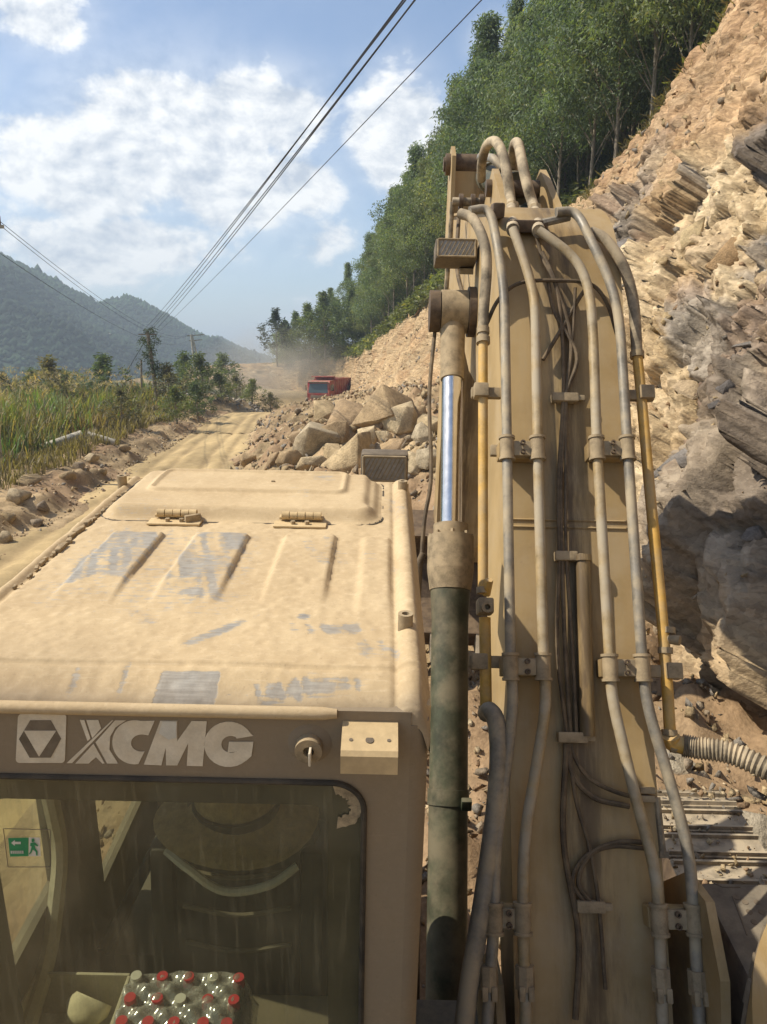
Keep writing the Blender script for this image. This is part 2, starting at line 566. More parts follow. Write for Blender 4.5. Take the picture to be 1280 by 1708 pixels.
def f_boom(t, out):
    """yellow ochre boom paint, dusty, stained down its length, shade painted in towards the foot"""
    o = coord(t)
    n = noise(t, o, 2.4, 5, .6); st = noise(t, mapping(t, o, (16, 1.2, 1.2)), 2.0, 6, .65); n2 = noise(t, o, 60, 4, .6)
    c = mixc(t, n.step(.35, .65), (.30, .205, .088, 1), (.40, .285, .135, 1))
    c = mixc(t, st.step(.45, .80) * .35, c, (.38, .30, .19, 1))
    c = mixc(t, noise(t, o, 3.2, 6, .7).step(.42, .68) * .55, c, (.40, .31, .19, 1))
    c = mixc(t, noise(t, mapping(t, o, (22, 1.0, 1.0), loc=(3, 2, 1)), 2.5, 6, .7).step(.66, .80) * .6, c, (.13, .085, .045, 1))
    c = mixc(t, noise(t, o, 9, 5, .7).step(.62, .8) * .5, c, (.20, .13, .07, 1))
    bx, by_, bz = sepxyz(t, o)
    oil_shade = ((bx * bx) * -130.0).exp() * noise(t, mapping(t, o, (9, 1.1, 1.1), loc=(1, 5, 2)), 2.2, 6, .7).step(.30, .62)
    oil_shade = oil_shade.max(noise(t, mapping(t, o, (7, 1.6, 1.6)), 1.6, 6, .68).step(.44, .70) * bz.step(2.5, 1.2))  # darker blotches towards the foot: the cab's shade put into the colour
    c = mixc(t, oil_shade * .82, c, (.060, .038, .020, 1))
    bsdf(t, out, c, oil_shade * -.15 + .62, 0, .35, n2 * .5 + n * .5, .2, .004)


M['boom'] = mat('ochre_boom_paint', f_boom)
M['yellow'] = simple('yellow_pipe_paint', (.55, .32, .06), .5, var=.3, scale=12, dust=.55)
M['pipe'] = simple('dusty_steel_pipe', (.165, .155, .135), .40, .15, var=.55, scale=11, spec=.45, dust=.85, dustc=(.40, .33, .22))
M['pipe2'] = simple('worn_yellow_steel_pipe', (.30, .215, .10), .45, .05, var=.5, scale=11, spec=.4, dust=.85, dustc=(.37, .315, .225))
M['hose'] = simple('dusty_hose', (.15, .125, .09), .8, var=.5, scale=16, bs=.5, dust=.95, dustc=(.43, .35, .235))
M['clamp'] = simple('clamp_iron', (.27, .21, .13), .75, .1, var=.45, scale=25, dust=.5)
M['rust'] = simple('greasy_iron', (.085, .060, .042), .6, .2, var=.5, scale=20, dust=.35, dustc=(.24, .17, .10))
M['chrome'] = simple('chrome_rod', (.74, .71, .66), .20, 1.0, var=.12, scale=20, bs=.03)
M['cyl'] = simple('greasy_green_cylinder', (.040, .050, .030), .4, .0, var=.6, scale=9, dust=.60, dustc=(.20, .165, .105))
M['deck'] = simple('deck_plate', (.12, .105, .085), .8, .2, var=.4, scale=14, dust=.6, dustc=(.26, .22, .16))
M['shoe'] = simple('track_shoe', (.20, .17, .13), .85, .0, var=.6, scale=18, dust=.85, dustc=(.40, .33, .23))
M['cable'] = simple('dusty_cable', (.065, .047, .030), .7, var=.5, scale=20, dust=.6, dustc=(.20, .145, .085))
M['green'] = simple('sign_green', (.03, .22, .09), .6, var=.2, scale=30)
M['white'] = simple('white_plastic', (.55, .53, .46), .6, var=.15, scale=20)
M['tray'] = simple('cream_tray', (.46, .42, .30), .7, var=.2, scale=15)
M['straw'] = simple('straw', (.33, .25, .13), .85, var=.3, scale=60, bs=.5)
M['black'] = simple('black_vinyl', (.028, .028, .027), .55, var=.3, scale=10, dust=.25, dustc=(.12, .10, .07))
M['red'] = simple('truck_red', (.30, .025, .028), .45, var=.3, scale=3, dust=.55, dustc=(.34, .24, .16))
M['redcap'] = simple('red_cap', (.45, .03, .04), .5, var=.1)
M['tyre'] = simple('tyre', (.03, .028, .026), .9, dust=.7)
M['concrete'] = simple('concrete_pole', (.42, .39, .31), .85, var=.3, scale=6, bs=.4)
M['wire'] = simple('wire', (.03, .03, .033), .6)
M['lampglass'] = simple('lamp_lens', (.28, .27, .25), .35, .2, var=.3, scale=60, dust=.5, dustc=(.30, .25, .17))


def f_glass(t, out):
    """tinted, dusty pane: mostly clear, some dust film, a weak mirror"""
    o = coord(t)
    n = noise(t, o, 6, 5, .65); n2 = noise(t, mapping(t, o, (40, 40, 3), (0, R(32), 0)), 2, 4, .6)
    tr = t.nodes.new('ShaderNodeBsdfTransparent'); tr.inputs[0].default_value = (.74, .76, .58, 1)
    df = t.nodes.new('ShaderNodeBsdfDiffuse'); df.inputs[0].default_value = (.30, .27, .17, 1)
    gl = t.nodes.new('ShaderNodeBsdfGlossy'); gl.inputs[1].default_value = .06; gl.inputs[0].default_value = (.9, .9, .9, 1)
    fr = t.nodes.new('ShaderNodeLayerWeight'); fr.inputs[0].default_value = .5
    fr_x = X(t, fr.outputs['Facing']).pow(5.0) * .9 + .035
    m1 = t.nodes.new('ShaderNodeMixShader'); put(t, m1.inputs[0], n.step(.3, .8) * .16 + n2.step(.48, .75) * .16 + .16)
    m2 = t.nodes.new('ShaderNodeMixShader'); put(t, m2.inputs[0], fr_x)
    t.links.new(tr.outputs[0], m1.inputs[1]); t.links.new(df.outputs[0], m1.inputs[2])
    t.links.new(m1.outputs[0], m2.inputs[1]); t.links.new(gl.outputs[0], m2.inputs[2])
    t.links.new(m2.outputs[0], out.inputs[0])


M['glass'] = mat('dusty_glass', f_glass)


def f_clear(t, out):
    tr = t.nodes.new('ShaderNodeBsdfTransparent'); tr.inputs[0].default_value = (.90, .92, .90, 1)
    gl = t.nodes.new('ShaderNodeBsdfGlossy'); gl.inputs[1].default_value = .12
    lw = t.nodes.new('ShaderNodeLayerWeight'); lw.inputs[0].default_value = .45
    df = t.nodes.new('ShaderNodeBsdfDiffuse'); df.inputs[0].default_value = (.66, .65, .60, 1)
    m1 = t.nodes.new('ShaderNodeMixShader'); m1.inputs[0].default_value = .20
    m2 = t.nodes.new('ShaderNodeMixShader'); t.links.new(lw.outputs[0], m2.inputs[0])
    t.links.new(tr.outputs[0], m1.inputs[1]); t.links.new(df.outputs[0], m1.inputs[2])
    t.links.new(m1.outputs[0], m2.inputs[1]); t.links.new(gl.outputs[0], m2.inputs[2])
    t.links.new(m2.outputs[0], out.inputs[0])


M['clear'] = mat('clear_plastic', f_clear)
M['truckglass'] = mat('truck_glass', lambda t, out: bsdf(t, out, (.05, .07, .075, 1), .15, 0, .6))


def f_film(t, out):
    o = coord(t); n = noise(t, o, 60, 4, .6)
    tr = t.nodes.new('ShaderNodeBsdfTransparent'); tr.inputs[0].default_value = (.92, .92, .90, 1)
    df = t.nodes.new('ShaderNodeBsdfDiffuse'); df.inputs[0].default_value = (.72, .70, .64, 1)
    gl = t.nodes.new('ShaderNodeBsdfGlossy'); gl.inputs[1].default_value = .18
    m1 = t.nodes.new('ShaderNodeMixShader'); put(t, m1.inputs[0], n.step(.35, .7) * .30 + .20)
    m2 = t.nodes.new('ShaderNodeMixShader'); m2.inputs[0].default_value = .22
    t.links.new(tr.outputs[0], m1.inputs[1]); t.links.new(df.outputs[0], m1.inputs[2])
    t.links.new(m1.outputs[0], m2.inputs[1]); t.links.new(gl.outputs[0], m2.inputs[2]); t.links.new(m2.outputs[0], out.inputs[0])


M['film'] = mat('milky_film', f_film)


# ------------------------------------------------------------------ the lie of the land (world: x right, y ahead, z up)
YR = [-40, 0, 10, 18, 27, 40, 61, 72, 84, 96, 110, 140]
XL = [-6.5, -7.4, -8.1, -8.8, -9.5, -11.0, -13.1, -12.8, -11.0, -13.5, -21, -44]
XR = [-2.6, -2.9, -3.4, -4.3, -5.3, -7.0, -9.0, -8.0, -4.2, -6.6, -14, -36]
YT = [-90, -14, 0, 4, 10, 20, 30, 42, 55, 68, 80, 90, 105, 120, 145]
XT = [3.4, 3.4, 3.0, 2.8, 2.9, 2.7, 2.1, .6, -1.4, -2.6, -2.6, -4.4, -11, -19, -38]
ZT = [.2, .2, .5, .85, 1.3, 2.3, 2.5, 2.1, 1.2, .5, .1, 0, 0, 0, 0]
YE = [-90, -14, 0, 6, 10, 14, 20, 30, 42, 55, 68, 80, 92, 105, 120, 145]
XE = [12, 11.5, 10.8, 10.2, 9.7, 9.2, 8.5, 7.7, 5.7, 3.4, .6, -1.6, -3.4, -10, -18.5, -37]
ZE = [20, 19, 18, 17, 16.2, 15.0, 12.5, 9.85, 9.0, 8.3, 6.4, 4.9, 4.3, 3.9, 3.4, 2.6]


def xl(y): return np.interp(y, YR, XL)
def xr(y): return np.interp(y, YR, XR)


def ground_z(x, y, fine=True):
    x = np.asarray(x, float); y = np.asarray(y, float)
    P = np.stack([x.ravel(), y.ravel(), np.zeros(x.size)], 1)
    xx, yy = P[:, 0], P[:, 1]
    a, b = xl(yy), xr(yy)
    wob = .35 * perlin(P * .45, 3) + .15 * perlin(P * 1.7, 4)
    dr = xx - b + wob; dl = a - xx + wob
    toe = np.interp(yy, YT, XT); zt = np.interp(yy, YT, ZT)
    frac = np.clip(dr / np.maximum(toe - b, .6), 0, 1.6)
    z = np.zeros(len(P))
    lump = .5 + .5 * perlin(P * .8, 8)
    tal = np.where(dr > 0, zt * np.minimum(1, frac * 1.15) ** .85 + .55 * lump * sstep(dr, .1, 1.5) * np.clip(zt, .2, 1.2), 0)
    pad = sstep(xx, -2.6, -1.6) * (1 - sstep(yy, 6.5, 9)) * sstep(yy, -12, -6)
    padz = .40 + .117 * np.clip(yy, -8, 9)
    z = z + tal * (1 - pad) + padz * pad
    berm = sstep(dl, 0, .7) * (.28 + .20 * perlin(P * .6, 12) + .35 * np.exp(-((dl - 2.2) / 1.2) ** 2))
    far = np.clip(dl - 16, 0, 400)
    z = z + np.where(dl > 0, berm - np.minimum(far * .22, 26), 0)
    # berm of dumped stone across the road at its far end
    z = z + 1.15 * np.exp(-((yy - 69 - .10 * (xx + 12)) / 3.2) ** 2) * sstep(xx, -25, -19) * (1 - sstep(xx, -12.5, -9.5)) * (.8 + .4 * lump)
    if fine:
        off = np.maximum(dr, dl)
        k = sstep(off, 0, .6)
        fc, cr, _ = facets(P * 2.6 * np.array((1, 1, 1)), 31, .5)
        k = k * np.where(dl > 0, .55, 1.0)
        z = z + k * (.16 * perlin(P * 1.9, 21) + .10 * perlin(P * 4.3, 22) + .075 * fc * np.clip(2 - far * .1, 0, 1) + .03 * perlin(P * 9, 23))
    onroad = sstep(-np.maximum(dr, dl), .15, .8)
    z = z - .30 * onroad
    z = np.where(yy > 150, z - np.minimum((yy - 150) * .1, 12), z)
    z = z - .95 * sstep(yy, 62, 76) * (1 - sstep(yy, 92, 104)) * sstep(-dl, -8, -1)
    return z.reshape(x.shape)


def cut_point(y, v):
    """point on the unbroken plane of the cut: v = 0 toe, 1 crest"""
    xt, zt = np.interp(y, YT, XT), np.interp(y, YT, ZT)
    xe, ze = np.interp(y, YE, XE), np.interp(y, YE, ZE)
    b = np.sin(np.clip(v, 0, 1) * math.pi)
    return np.stack([xt + (xe - xt) * v + .05 * (xe - xt) * b, y, zt + (ze - zt) * v - .0 * b], -1)


def hill_point(y, u):
    xe, ze = np.interp(y, YE, XE), np.interp(y, YE, ZE)
    P = np.stack([np.ravel(xe + u), np.ravel(y + 0 * u), np.zeros(np.size(xe + u))], 1)
    n = perlin(P * .12, 51).reshape(np.shape(xe + u))
    return np.stack([xe + u, y + 0 * u, ze + np.interp(y, [60, 85, 105, 130], [.50, .38, .14, .02]) * u + 1.0 * n * sstep(u, 1, 8) * np.interp(y, [80, 120], [1, .4])], -1)


# ---- ground: one sheet to the horizon
gx_ = np.unique(np.concatenate([np.linspace(-2500, -120, 24), np.linspace(-120, -30, 40), np.linspace(-30, -15, 60), np.linspace(-15, 3.6, 190), np.linspace(3.6, 40, 16), np.linspace(40, 1500, 14)]))
gy_ = np.unique(np.concatenate([np.linspace(-400, -12, 20), np.linspace(-12, 4, 60), np.linspace(4, 14, 70), np.linspace(14, 42, 220), np.linspace(42, 80, 130), np.linspace(80, 160, 70), np.linspace(160, 4000, 30)]))
XX, YY = np.meshgrid(gx_, gy_, indexing='ij')
ZZ = ground_z(XX, YY)
V = np.stack([XX, YY, ZZ], -1).reshape(-1, 3)
tn = .5 + .5 * fbm(V * np.array((1, 1, .3)), .35, 4, 61)
tone = np.array((.34, .25, .145))[None] * (.7 + .6 * tn[:, None])
redd = sstep(perlin(V * np.array((.5, .5, .2)), 66), -.1, .5)[:, None]
tone = tone * (1 - .5 * redd) + np.array((.27, .165, .10)) * .5 * redd
far_g = sstep(xl(V[:, 1]) - V[:, 0], 2.6, 5.0)[:, None]
tone = tone * (1 - far_g) + np.array((.085, .088, .04)) * far_g
me = npmesh('ground', V, gridfaces(len(gx_), len(gy_)), False, None, tone)
tag(link('ground', me, M['soil']), 'dusty tan ground of broken soil beside the haul road', kind='structure')

# ---- road: packed yellow dirt with wheel ruts
ys = np.concatenate([np.linspace(-30, 12, 60), np.linspace(12, 45, 200), np.linspace(45, 140, 160)])
us = np.linspace(0, 1, 60)
Yr, Ur = np.meshgrid(ys, us, indexing='ij')
Xr_ = xl(Yr) - .7 + (xr(Yr) - xl(Yr) + 1.4) * Ur
Pr = np.stack([Xr_.ravel(), Yr.ravel(), np.zeros(Xr_.size)], 1)
w_ = (Ur.ravel() - .5) * 2
zr = .03 * perlin(Pr * .5, 71) + .012 * perlin(Pr * 3, 72) + .012 * perlin(Pr * 7, 73)
for c_ in (-.55, -.28, .18, .46):
    zr -= .065 * np.exp(-((w_ - c_ - .05 * perlin(Pr * np.array((0, .15, 0)), 75)) / .06) ** 2)
zr -= .25 * sstep(np.abs(w_), .80, 1.0)
zr -= .95 * sstep(Pr[:, 1], 62, 76) * (1 - sstep(Pr[:, 1], 92, 104))
Vr = Pr.copy(); Vr[:, 2] = zr
tr_ = .5 + .5 * fbm(Pr * np.array((1.2, .25, 1)), 1.2, 4, 77)
tone = np.array((.43, .32, .165))[None] * (.74 + .46 * tr_[:, None])
rut = np.clip(-zr * 14, 0, 1)[:, None]
tone = tone * (1 - .45 * rut) + np.array((.30, .215, .115)) * .45 * rut
tag(link('road', npmesh('road', Vr, gridfaces(len(ys), len(us)), True, None, tone), M['road']), 'packed yellow dirt haul road with wheel ruts', kind='structure')

# ---- the cut: broken rock near, loose debris slope further on
yc = np.concatenate([np.arange(-90, -10, 2.0), np.arange(-10, 1.5, .4), np.arange(1.5, 3.5, .08), np.arange(3.5, 13, .034), np.arange(13, 24, .07), np.arange(24, 60, .22), np.arange(60, 145, .6)])
vc = np.concatenate([np.linspace(-.12, .45, 270), np.linspace(.45, 1.0, 170)[1:], np.linspace(1.0, 1.10, 8)[1:]])
Yc, Vc = np.meshgrid(yc, vc, indexing='ij')
Pc = cut_point(Yc, Vc)
du = np.gradient(Pc, axis=0); dv = np.gradient(Pc, axis=1)
Nc = np.cross(dv, du); Nc /= np.linalg.norm(Nc, axis=2)[..., None]
P = Pc.reshape(-1, 3); N = Nc.reshape(-1, 3); vv = Vc.ravel(); yy = P[:, 1]
if N[:, 0].mean() > 0: N = -N
ca, sa = math.cos(R(32)), math.sin(R(32))
Q = np.stack([P[:, 0], P[:, 1] * ca + P[:, 2] * sa, -P[:, 1] * sa + P[:, 2] * ca], 1)     # strata frame
Q = Q + .25 * np.stack([perlin(P * .7, 81), perlin(P * .7, 82), perlin(P * .7, 83)], 1)
big, cr1, t1 = facets(Q * np.array((.45, .30, .62)), 91, .9)
mid, cr2, t2 = facets(Q * np.array((1.2, .8, 1.7)), 101, .95)
sml, cr3, t3 = facets(Q * np.array((3.0, 2.0, 4.6)), 111, .9)
tiny, cr4, t4 = facets(Q * np.array((8, 6, 11)), 121, .7)
wr = (1 - sstep(yy, 24, 38)) * (1 - .75 * sstep(vv + .10 * perlin(P * .3, 85) - np.interp(yy, [7, 12, 19, 27], [.38, .45, .57, .76]), -.06, .08))     # bare rock weight
disp = wr * (.50 * big + .30 * mid + .085 * sml + .036 * tiny - .06 * (1 - cr2) - .03 * (1 - cr3))
iso, cri, ti = facets(P * 2.4, 133, .6)
disp += (1 - wr) * (.30 * fbm(P, .35, 3, 130) + .09 * iso + .05 * sml * (1 - sstep(yy, 26, 40)) + .03 * tiny + .05 * perlin(P * 3, 131))
lay = Q[:, 2] * 2.7 + .5 * perlin(Q * np.array((.8, .5, .8)), 134)
li = np.floor(lay).astype(np.int64); l2 = np.floor(lay * 2.7 + 2 * t2).astype(np.int64); z0_ = np.zeros_like(li)
lw = sstep(perlin(P * .45, 136) + .25 * (t1 - .5), -.25, .15)
disp += wr * lw * (.17 * (rnd(li, z0_, z0_, 5) - .5) + .035 * (rnd(l2, z0_, z0_ + 3, 6) - .5))
disp += .30 * perlin(P * .22, 132)
# a thick dark slab leaning on the foot of the face
slab = np.exp(-((yy - 6.3) / 1.9) ** 2) * sstep(vv, .02, .10) * (1 - sstep(vv, .22, .34))
disp += .45 * slab
Vx = P + N * disp[:, None]
pal = np.array([(.54, .43, .275), (.44, .335, .20), (.48, .365, .22), (.34, .235, .14), (.60, .50, .345), (.39, .285, .175)])
c1 = pal[(t1 * 5.99).astype(int)]; c2 = pal[(t2 * 5.99).astype(int)]; c3 = pal[(t3 * 5.99).astype(int)]
tone = .45 * c1 + .35 * c2 + .20 * c3
g_ = sstep(perlin(Q * np.array((.5, .32, .5)), 141) + .35 * (t2 - .5), .26, .50)
g_ = np.maximum(g_, np.clip(slab * 1.4, 0, 1) * (.75 + .25 * t2))
g_ = np.maximum(g_, .9 * np.exp(-((yy - 20.5) / 3.2) ** 2 - ((vv - .72) / .16) ** 2))
g_ *= (wr > .3)
gray = np.array([(.19, .172, .155), (.25, .23, .205), (.135, .122, .112), (.29, .26, .225)])[(t2 * 3.99).astype(int)]
tone = tone * (1 - .85 * g_[:, None]) + gray * .85 * g_[:, None]
soilc = np.array((.36, .225, .13))[None] * (.8 + .5 * (.5 + .5 * fbm(P, .8, 3, 151)))[:, None]
soilc = soilc * .7 + .3 * (.45 * c2 + .55 * c3)
dc = np.array((.43, .315, .185))[None] * (.72 + .55 * (.5 + .5 * fbm(P, .5, 4, 152)))[:, None] * .75 + .25 * c3
upper = (1 - sstep(yy, 26, 36))[:, None]
loose = upper * soilc + (1 - upper) * dc
tone = tone * wr[:, None] + loose * (1 - wr[:, None])
rustm = sstep(perlin(P * np.array((.9, .6, .9)), 155), .25, .55)[:, None] * .25
tone = tone * (1 - rustm) + np.array((.31, .155, .07)) * rustm
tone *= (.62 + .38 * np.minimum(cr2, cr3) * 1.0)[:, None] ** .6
me = npmesh('rock_face', Vx, gridfaces(len(yc), len(vc)), False, None, tone)
rock_face = tag(link('rock_face', me, M['rock']), 'steep freshly cut slope of fractured ochre and grey rock', kind='structure')
CUT_V, CUT_Y, CUT_S, CUT_N = Vx.reshape(len(yc), len(vc), 3), yc, vc, N.reshape(len(yc), len(vc), 3)
CUT_T = tone.reshape(len(yc), len(vc), 3)

# ---- hillside above the cut
yh = np.concatenate([np.linspace(-90, -14, 20)[:-1], np.linspace(-14, 40, 70), np.linspace(40, 145, 110)[1:], np.linspace(150, 330, 20)])
uh = np.concatenate([np.linspace(0.1, 12, 30), np.linspace(12, 120, 40)[1:]])
Yh, Uh = np.meshgrid(yh, uh, indexing='ij')
Ph = hill_point(Yh, Uh).reshape(-1, 3)
Ph[:, 2] += .25 * perlin(Ph * .9, 161) + .35 * perlin(Ph * .3, 163) - .12
hn = .5 + .5 * fbm(Ph, .25, 4, 162)
tone = np.array((.075, .085, .032))[None] * (.7 + .7 * hn[:, None])
near = (1 - sstep(Uh.ravel() + 1.2 * perlin(Ph * .6, 164), .6, 2.6))[:, None]
tone = tone * (1 - near) + np.array((.30, .20, .11)) * near
hill = tag(link('hillside', npmesh('hillside', Ph, gridfaces(len(yh), len(uh)), True, None, tone), M['soil']), 'green hillside rising above the cut', kind='structure')


# ---- mountain range across the valley
def ray(px, py):
    cx, cy = (px - 640) / FPX, (854 - py) / FPX
    return np.array((cx, math.cos(PITCH) + math.sin(PITCH) * cy, -math.sin(PITCH) + math.cos(PITCH) * cy))


RIDGE = [(-420, 300, 420), (-180, 345, 470), (0, 418, 560), (60, 446, 580), (110, 476, 600), (160, 505, 620), (185, 492, 640), (206, 487, 645), (232, 495, 655), (262, 520, 690), (290, 540, 740), (330, 560, 800), (362, 557, 820), (395, 574, 880), (430, 586, 980), (470, 601, 1150), (620, 612, 1400)]
rp = []
for px, py, dist in RIDGE:
    r_ = ray(px, py); r_ = r_ / r_[1] * dist
    rp.append((r_[0], r_[1], r_[2] + CAM_H - 3.2))
rp = np.array(rp)
rl = np.concatenate([rp[i] + (rp[i + 1] - rp[i]) * np.linspace(0, 1, 24, endpoint=False)[:, None] for i in range(len(rp) - 1)] + [rp[-1:]])


def mountain_z(x, y):
    z = np.full(x.shape, -45.0); dm = np.full(x.shape, 1e9)
    for q in rl:
        d = np.sqrt((x - q[0]) ** 2 + (y - q[1]) ** 2)
        z = np.maximum(z, q[2] - .58 * d + .00022 * np.minimum(d, 500) ** 2); dm = np.minimum(dm, d)
    P_ = np.stack([x, y, 0 * x], 1)
    gul = 1 - np.abs(perlin(P_ * .011, 171)) * 2
    return z + sstep(z, -44, -20) * sstep(dm, 15, 110) * (12 * gul - 6 + 5 * perlin(P_ * .03, 172))


mx = np.arange(-760, 60, 7.0); my = np.arange(170, 1300, 8.0)
MX, MY = np.meshgrid(mx, my, indexing='ij')
MZ = mountain_z(MX.ravel(), MY.ravel())
Vm = np.stack([MX.ravel(), MY.ravel(), MZ], 1)
# keep the crest on its line: noise only ever lowers it
mt = .5 + .5 * fbm(Vm * np.array((1, 1, 0)), .015, 4, 173)
tone = np.array((.035, .060, .028))[None] * (.75 + .6 * mt[:, None])
tag(link('mountain_terrain', npmesh('mountain_terrain', Vm, gridfaces(len(mx), len(my)), True, None, tone), M['mountain']), 'dark forested mountain ridge across the valley', kind='structure')


# ------------------------------------------------------------------ excavator (its own frame: origin at the eye, x right, y ahead along the machine, z up through it)
TH, RO = R(17.9), R(1.2)
_r = Vector((1, 0, 0)); _u = Vector((0, math.sin(PITCH), math.cos(PITCH))); _f = Vector((0, math.cos(PITCH), -math.sin(PITCH)))
_xm = _r * math.cos(RO) - _u * math.sin(RO); _up = _r * math.sin(RO) + _u * math.cos(RO)
_ym = _f * math.cos(TH) + _up * math.sin(TH); _zm = _f * -math.sin(TH) + _up * math.cos(TH)
MW = Matrix.Translation((0, 0, CAM_H)) @ Matrix((_xm, _ym, _zm)).transposed().to_4x4()
BASE = Vector((.685, 1.6, -3.8))


def dirm(px, py):
    cx, cy = (px - 640) / FPX, (854 - py) / FPX
    a = cx * math.cos(RO) - cy * math.sin(RO); b = cx * math.sin(RO) + cy * math.cos(RO)
    return Vector((a, math.cos(TH) + math.sin(TH) * b, -math.sin(TH) + math.cos(TH) * b))


def onY(px, py, y): v = dirm(px, py); return v * (y / v.y)
def onZ(px, py, z): v = dirm(px, py); return v * (z / v.z)
def onX(px, py, x): v = dirm(px, py); return v * (x / v.x)


def local(o, base=BASE):
    o.data.transform(Matrix.Translation(-base)); return o


ex = empty('excavator', label='dusty sand-coloured crawler excavator with raised boom and XCMG on the cab', cat='excavator')
ex.matrix_world = MW @ Matrix.Translation(BASE)


def part(name, mb, mt, parent=ex, smooth=True, angle=38):
    return local(mb.build(name, mt, parent, smooth, angle))


# ---------------- cab
YR_ = 1.19                     # plane of the rear wall
CX0, CX1 = -.885, .085
CY1 = 2.56
nx, ny = 190, 300
xs = np.linspace(CX0 - .004, CX1 + .008, nx); ysr = np.linspace(YR_ + .002, CY1, ny)
A, Bm = np.meshgrid(xs, ysr, indexing='ij'); ax, by = A.ravel(), Bm.ravel()
z = np.full(ax.size, -.72)


def pad(x, y, x0, x1, y0, y1, s):
    return sstep(x, x0 - s, x0 + s) * (1 - sstep(x, x1 - s, x1 + s)) * sstep(y, y0 - s, y0 + s) * (1 - sstep(y, y1 - s, y1 + s))


for x0, x1 in ((-.735, -.598), (-.512, -.366), (-.268, -.128)):
    fade = sstep(by, 1.50, 1.72)
    z += .014 * sstep(ax, x0 - .007, x0 + .007) * (1 - sstep(ax, x1 - .007, x1 + .007)) * fade * (1 - sstep(by, 1.972, 1.992))
z += .009 * sstep(ax, -.064, -.044) * (1 - sstep(ax, .012, .024)) * sstep(by, 1.42, 1.7) * (1 - sstep(by, 1.97, 2.0))
z -= .007 * np.exp(-((ax - .030) / .006) ** 2)                              # channel beside the roof panel
z += .012 * np.exp(-((ax - .058) / .020) ** 2)                              # rolled right edge
z -= .045 * sstep(ax, .070, CX1 + .008) ** 1.5
z -= .006 * np.exp(-((ax + .838) / .007) ** 2)
z += .008 * np.exp(-((ax + .862) / .016) ** 2)
z -= .05 * (1 - sstep(ax, CX0 - .004, CX0 + .03)) ** 1.5
z -= .034 * (1 - sstep(by, YR_, 1.29)) + .010 * (1 - sstep(by, YR_, YR_ + .02))
pp = np.stack([ax, by, 0 * ax], 1)
z += .004 * np.exp(-((by - 1.288 - .003 * perlin(pp * 9, 5)) / .005) ** 2) - .003 * np.exp(-((by - 1.278) / .004) ** 2)   # overlap seam
z += .0022 * fbm(pp, 9, 3, 6) + .0012 * perlin(pp * 60, 7)
P3 = np.stack([ax, by, z], 1)
st = np.stack([ax * 60 + by * 18, by * 7 - ax * 4, 0 * ax], 1)
streak = perlin(st, 9)


def blobm(cx, cy, rx, ry, rot=0):
    c, s = math.cos(rot), math.sin(rot)
    u = ((ax - cx) * c + (by - cy) * s) / rx; v = (-(ax - cx) * s + (by - cy) * c) / ry
    return np.clip(1.25 - np.sqrt(u * u + v * v), 0, 1)


wipe = np.zeros(ax.size)
wx_ = ax + .016 * fbm(pp, 14, 3, 41); wy_ = by + .045 * fbm(pp, 9, 3, 42)
wipe = np.maximum(wipe, pad(wx_, wy_, -.745, -.595, 1.64, 1.97, .022) * (.74 + .3 * streak))
wipe = np.maximum(wipe, pad(wx_, wy_, -.525, -.36, 1.60, 1.98, .022) * (.62 + .35 * streak))
wipe = np.maximum(wipe, pad(ax, by, -.42, -.365, 1.55, 1.9, .03) * (.42 + .5 * streak))
wipe = np.maximum(wipe, blobm(-.325, 1.425, .12, .022, .85) * (.75 + .6 * streak))
wipe = np.maximum(wipe, blobm(-.10, 1.44, .12, .035, .1) * (.70 + .6 * streak))
wipe = np.maximum(wipe, blobm(-.165, 1.49, .02, .02) * .9)
wipe = np.maximum(wipe, blobm(.0, 1.36, .05, .07, .5) * (.6 + .6 * streak))
wipe = np.maximum(wipe, pad(ax, by, -.405, -.295, 1.1, 1.262, .006) * (1.1 + .25 * streak))
wipe = np.maximum(wipe, blobm(-.13, 1.235, .13, .028, .12) * (.95 + .8 * perlin(st * np.array((1.6, .5, 1)), 19)))
wipe = np.maximum(wipe, blobm(-.20, 1.20, .05, .018, .7) * (.9 + .5 * streak))
wipe = np.maximum(wipe, .36 * pad(wx_, wy_, -.80, -.30, 1.50, 2.02, .05))
wipe = np.maximum(wipe, .42 * sstep(perlin(pp * 5.5, 23) + .5 * streak, .35, .9) * sstep(by, 1.3, 1.5))
wipe = np.maximum(wipe, blobm(-.47, 1.24, .01, .05) * .8)
wipe = np.maximum(wipe, blobm(-.56, 1.24, .012, .04) * .7)
grime = np.clip(.55 * (1 - sstep(by, YR_, 1.25)) + .25 * sstep(perlin(pp * 3, 24), .1, .7) * (1 - sstep(by, 1.2, 1.5)), 0, 1)
def skirted(a, n_=(nx, ny)):
    a = a.reshape(n_ + a.shape[1:]); a = np.concatenate([a[:1], a, a[-1:]], 0); return np.concatenate([a[:, :1], a, a[:, -1:]], 1)


P3 = skirted(P3); P3[0, :, 2] -= .05; P3[-1, :, 2] -= .05; P3[:, 0, 2] -= .035; P3[:, -1, 2] -= .05
wipe = skirted(wipe).ravel(); grime = skirted(grime).ravel(); P3 = P3.reshape(-1, 3)
me = npmesh('roof', P3 - np.array(BASE), gridfaces(nx + 2, ny + 2), True, {'wipe': np.clip(wipe, 0, 1), 'grime': grime})
roof = link('roof', me, M['cab'], ex)
roof['label'] = 'dust-caked cab roof panel with ribs and blue grey wiped patches'
if me.polygons[len(me.polygons) // 2].normal.z < 0: me.flip_normals()

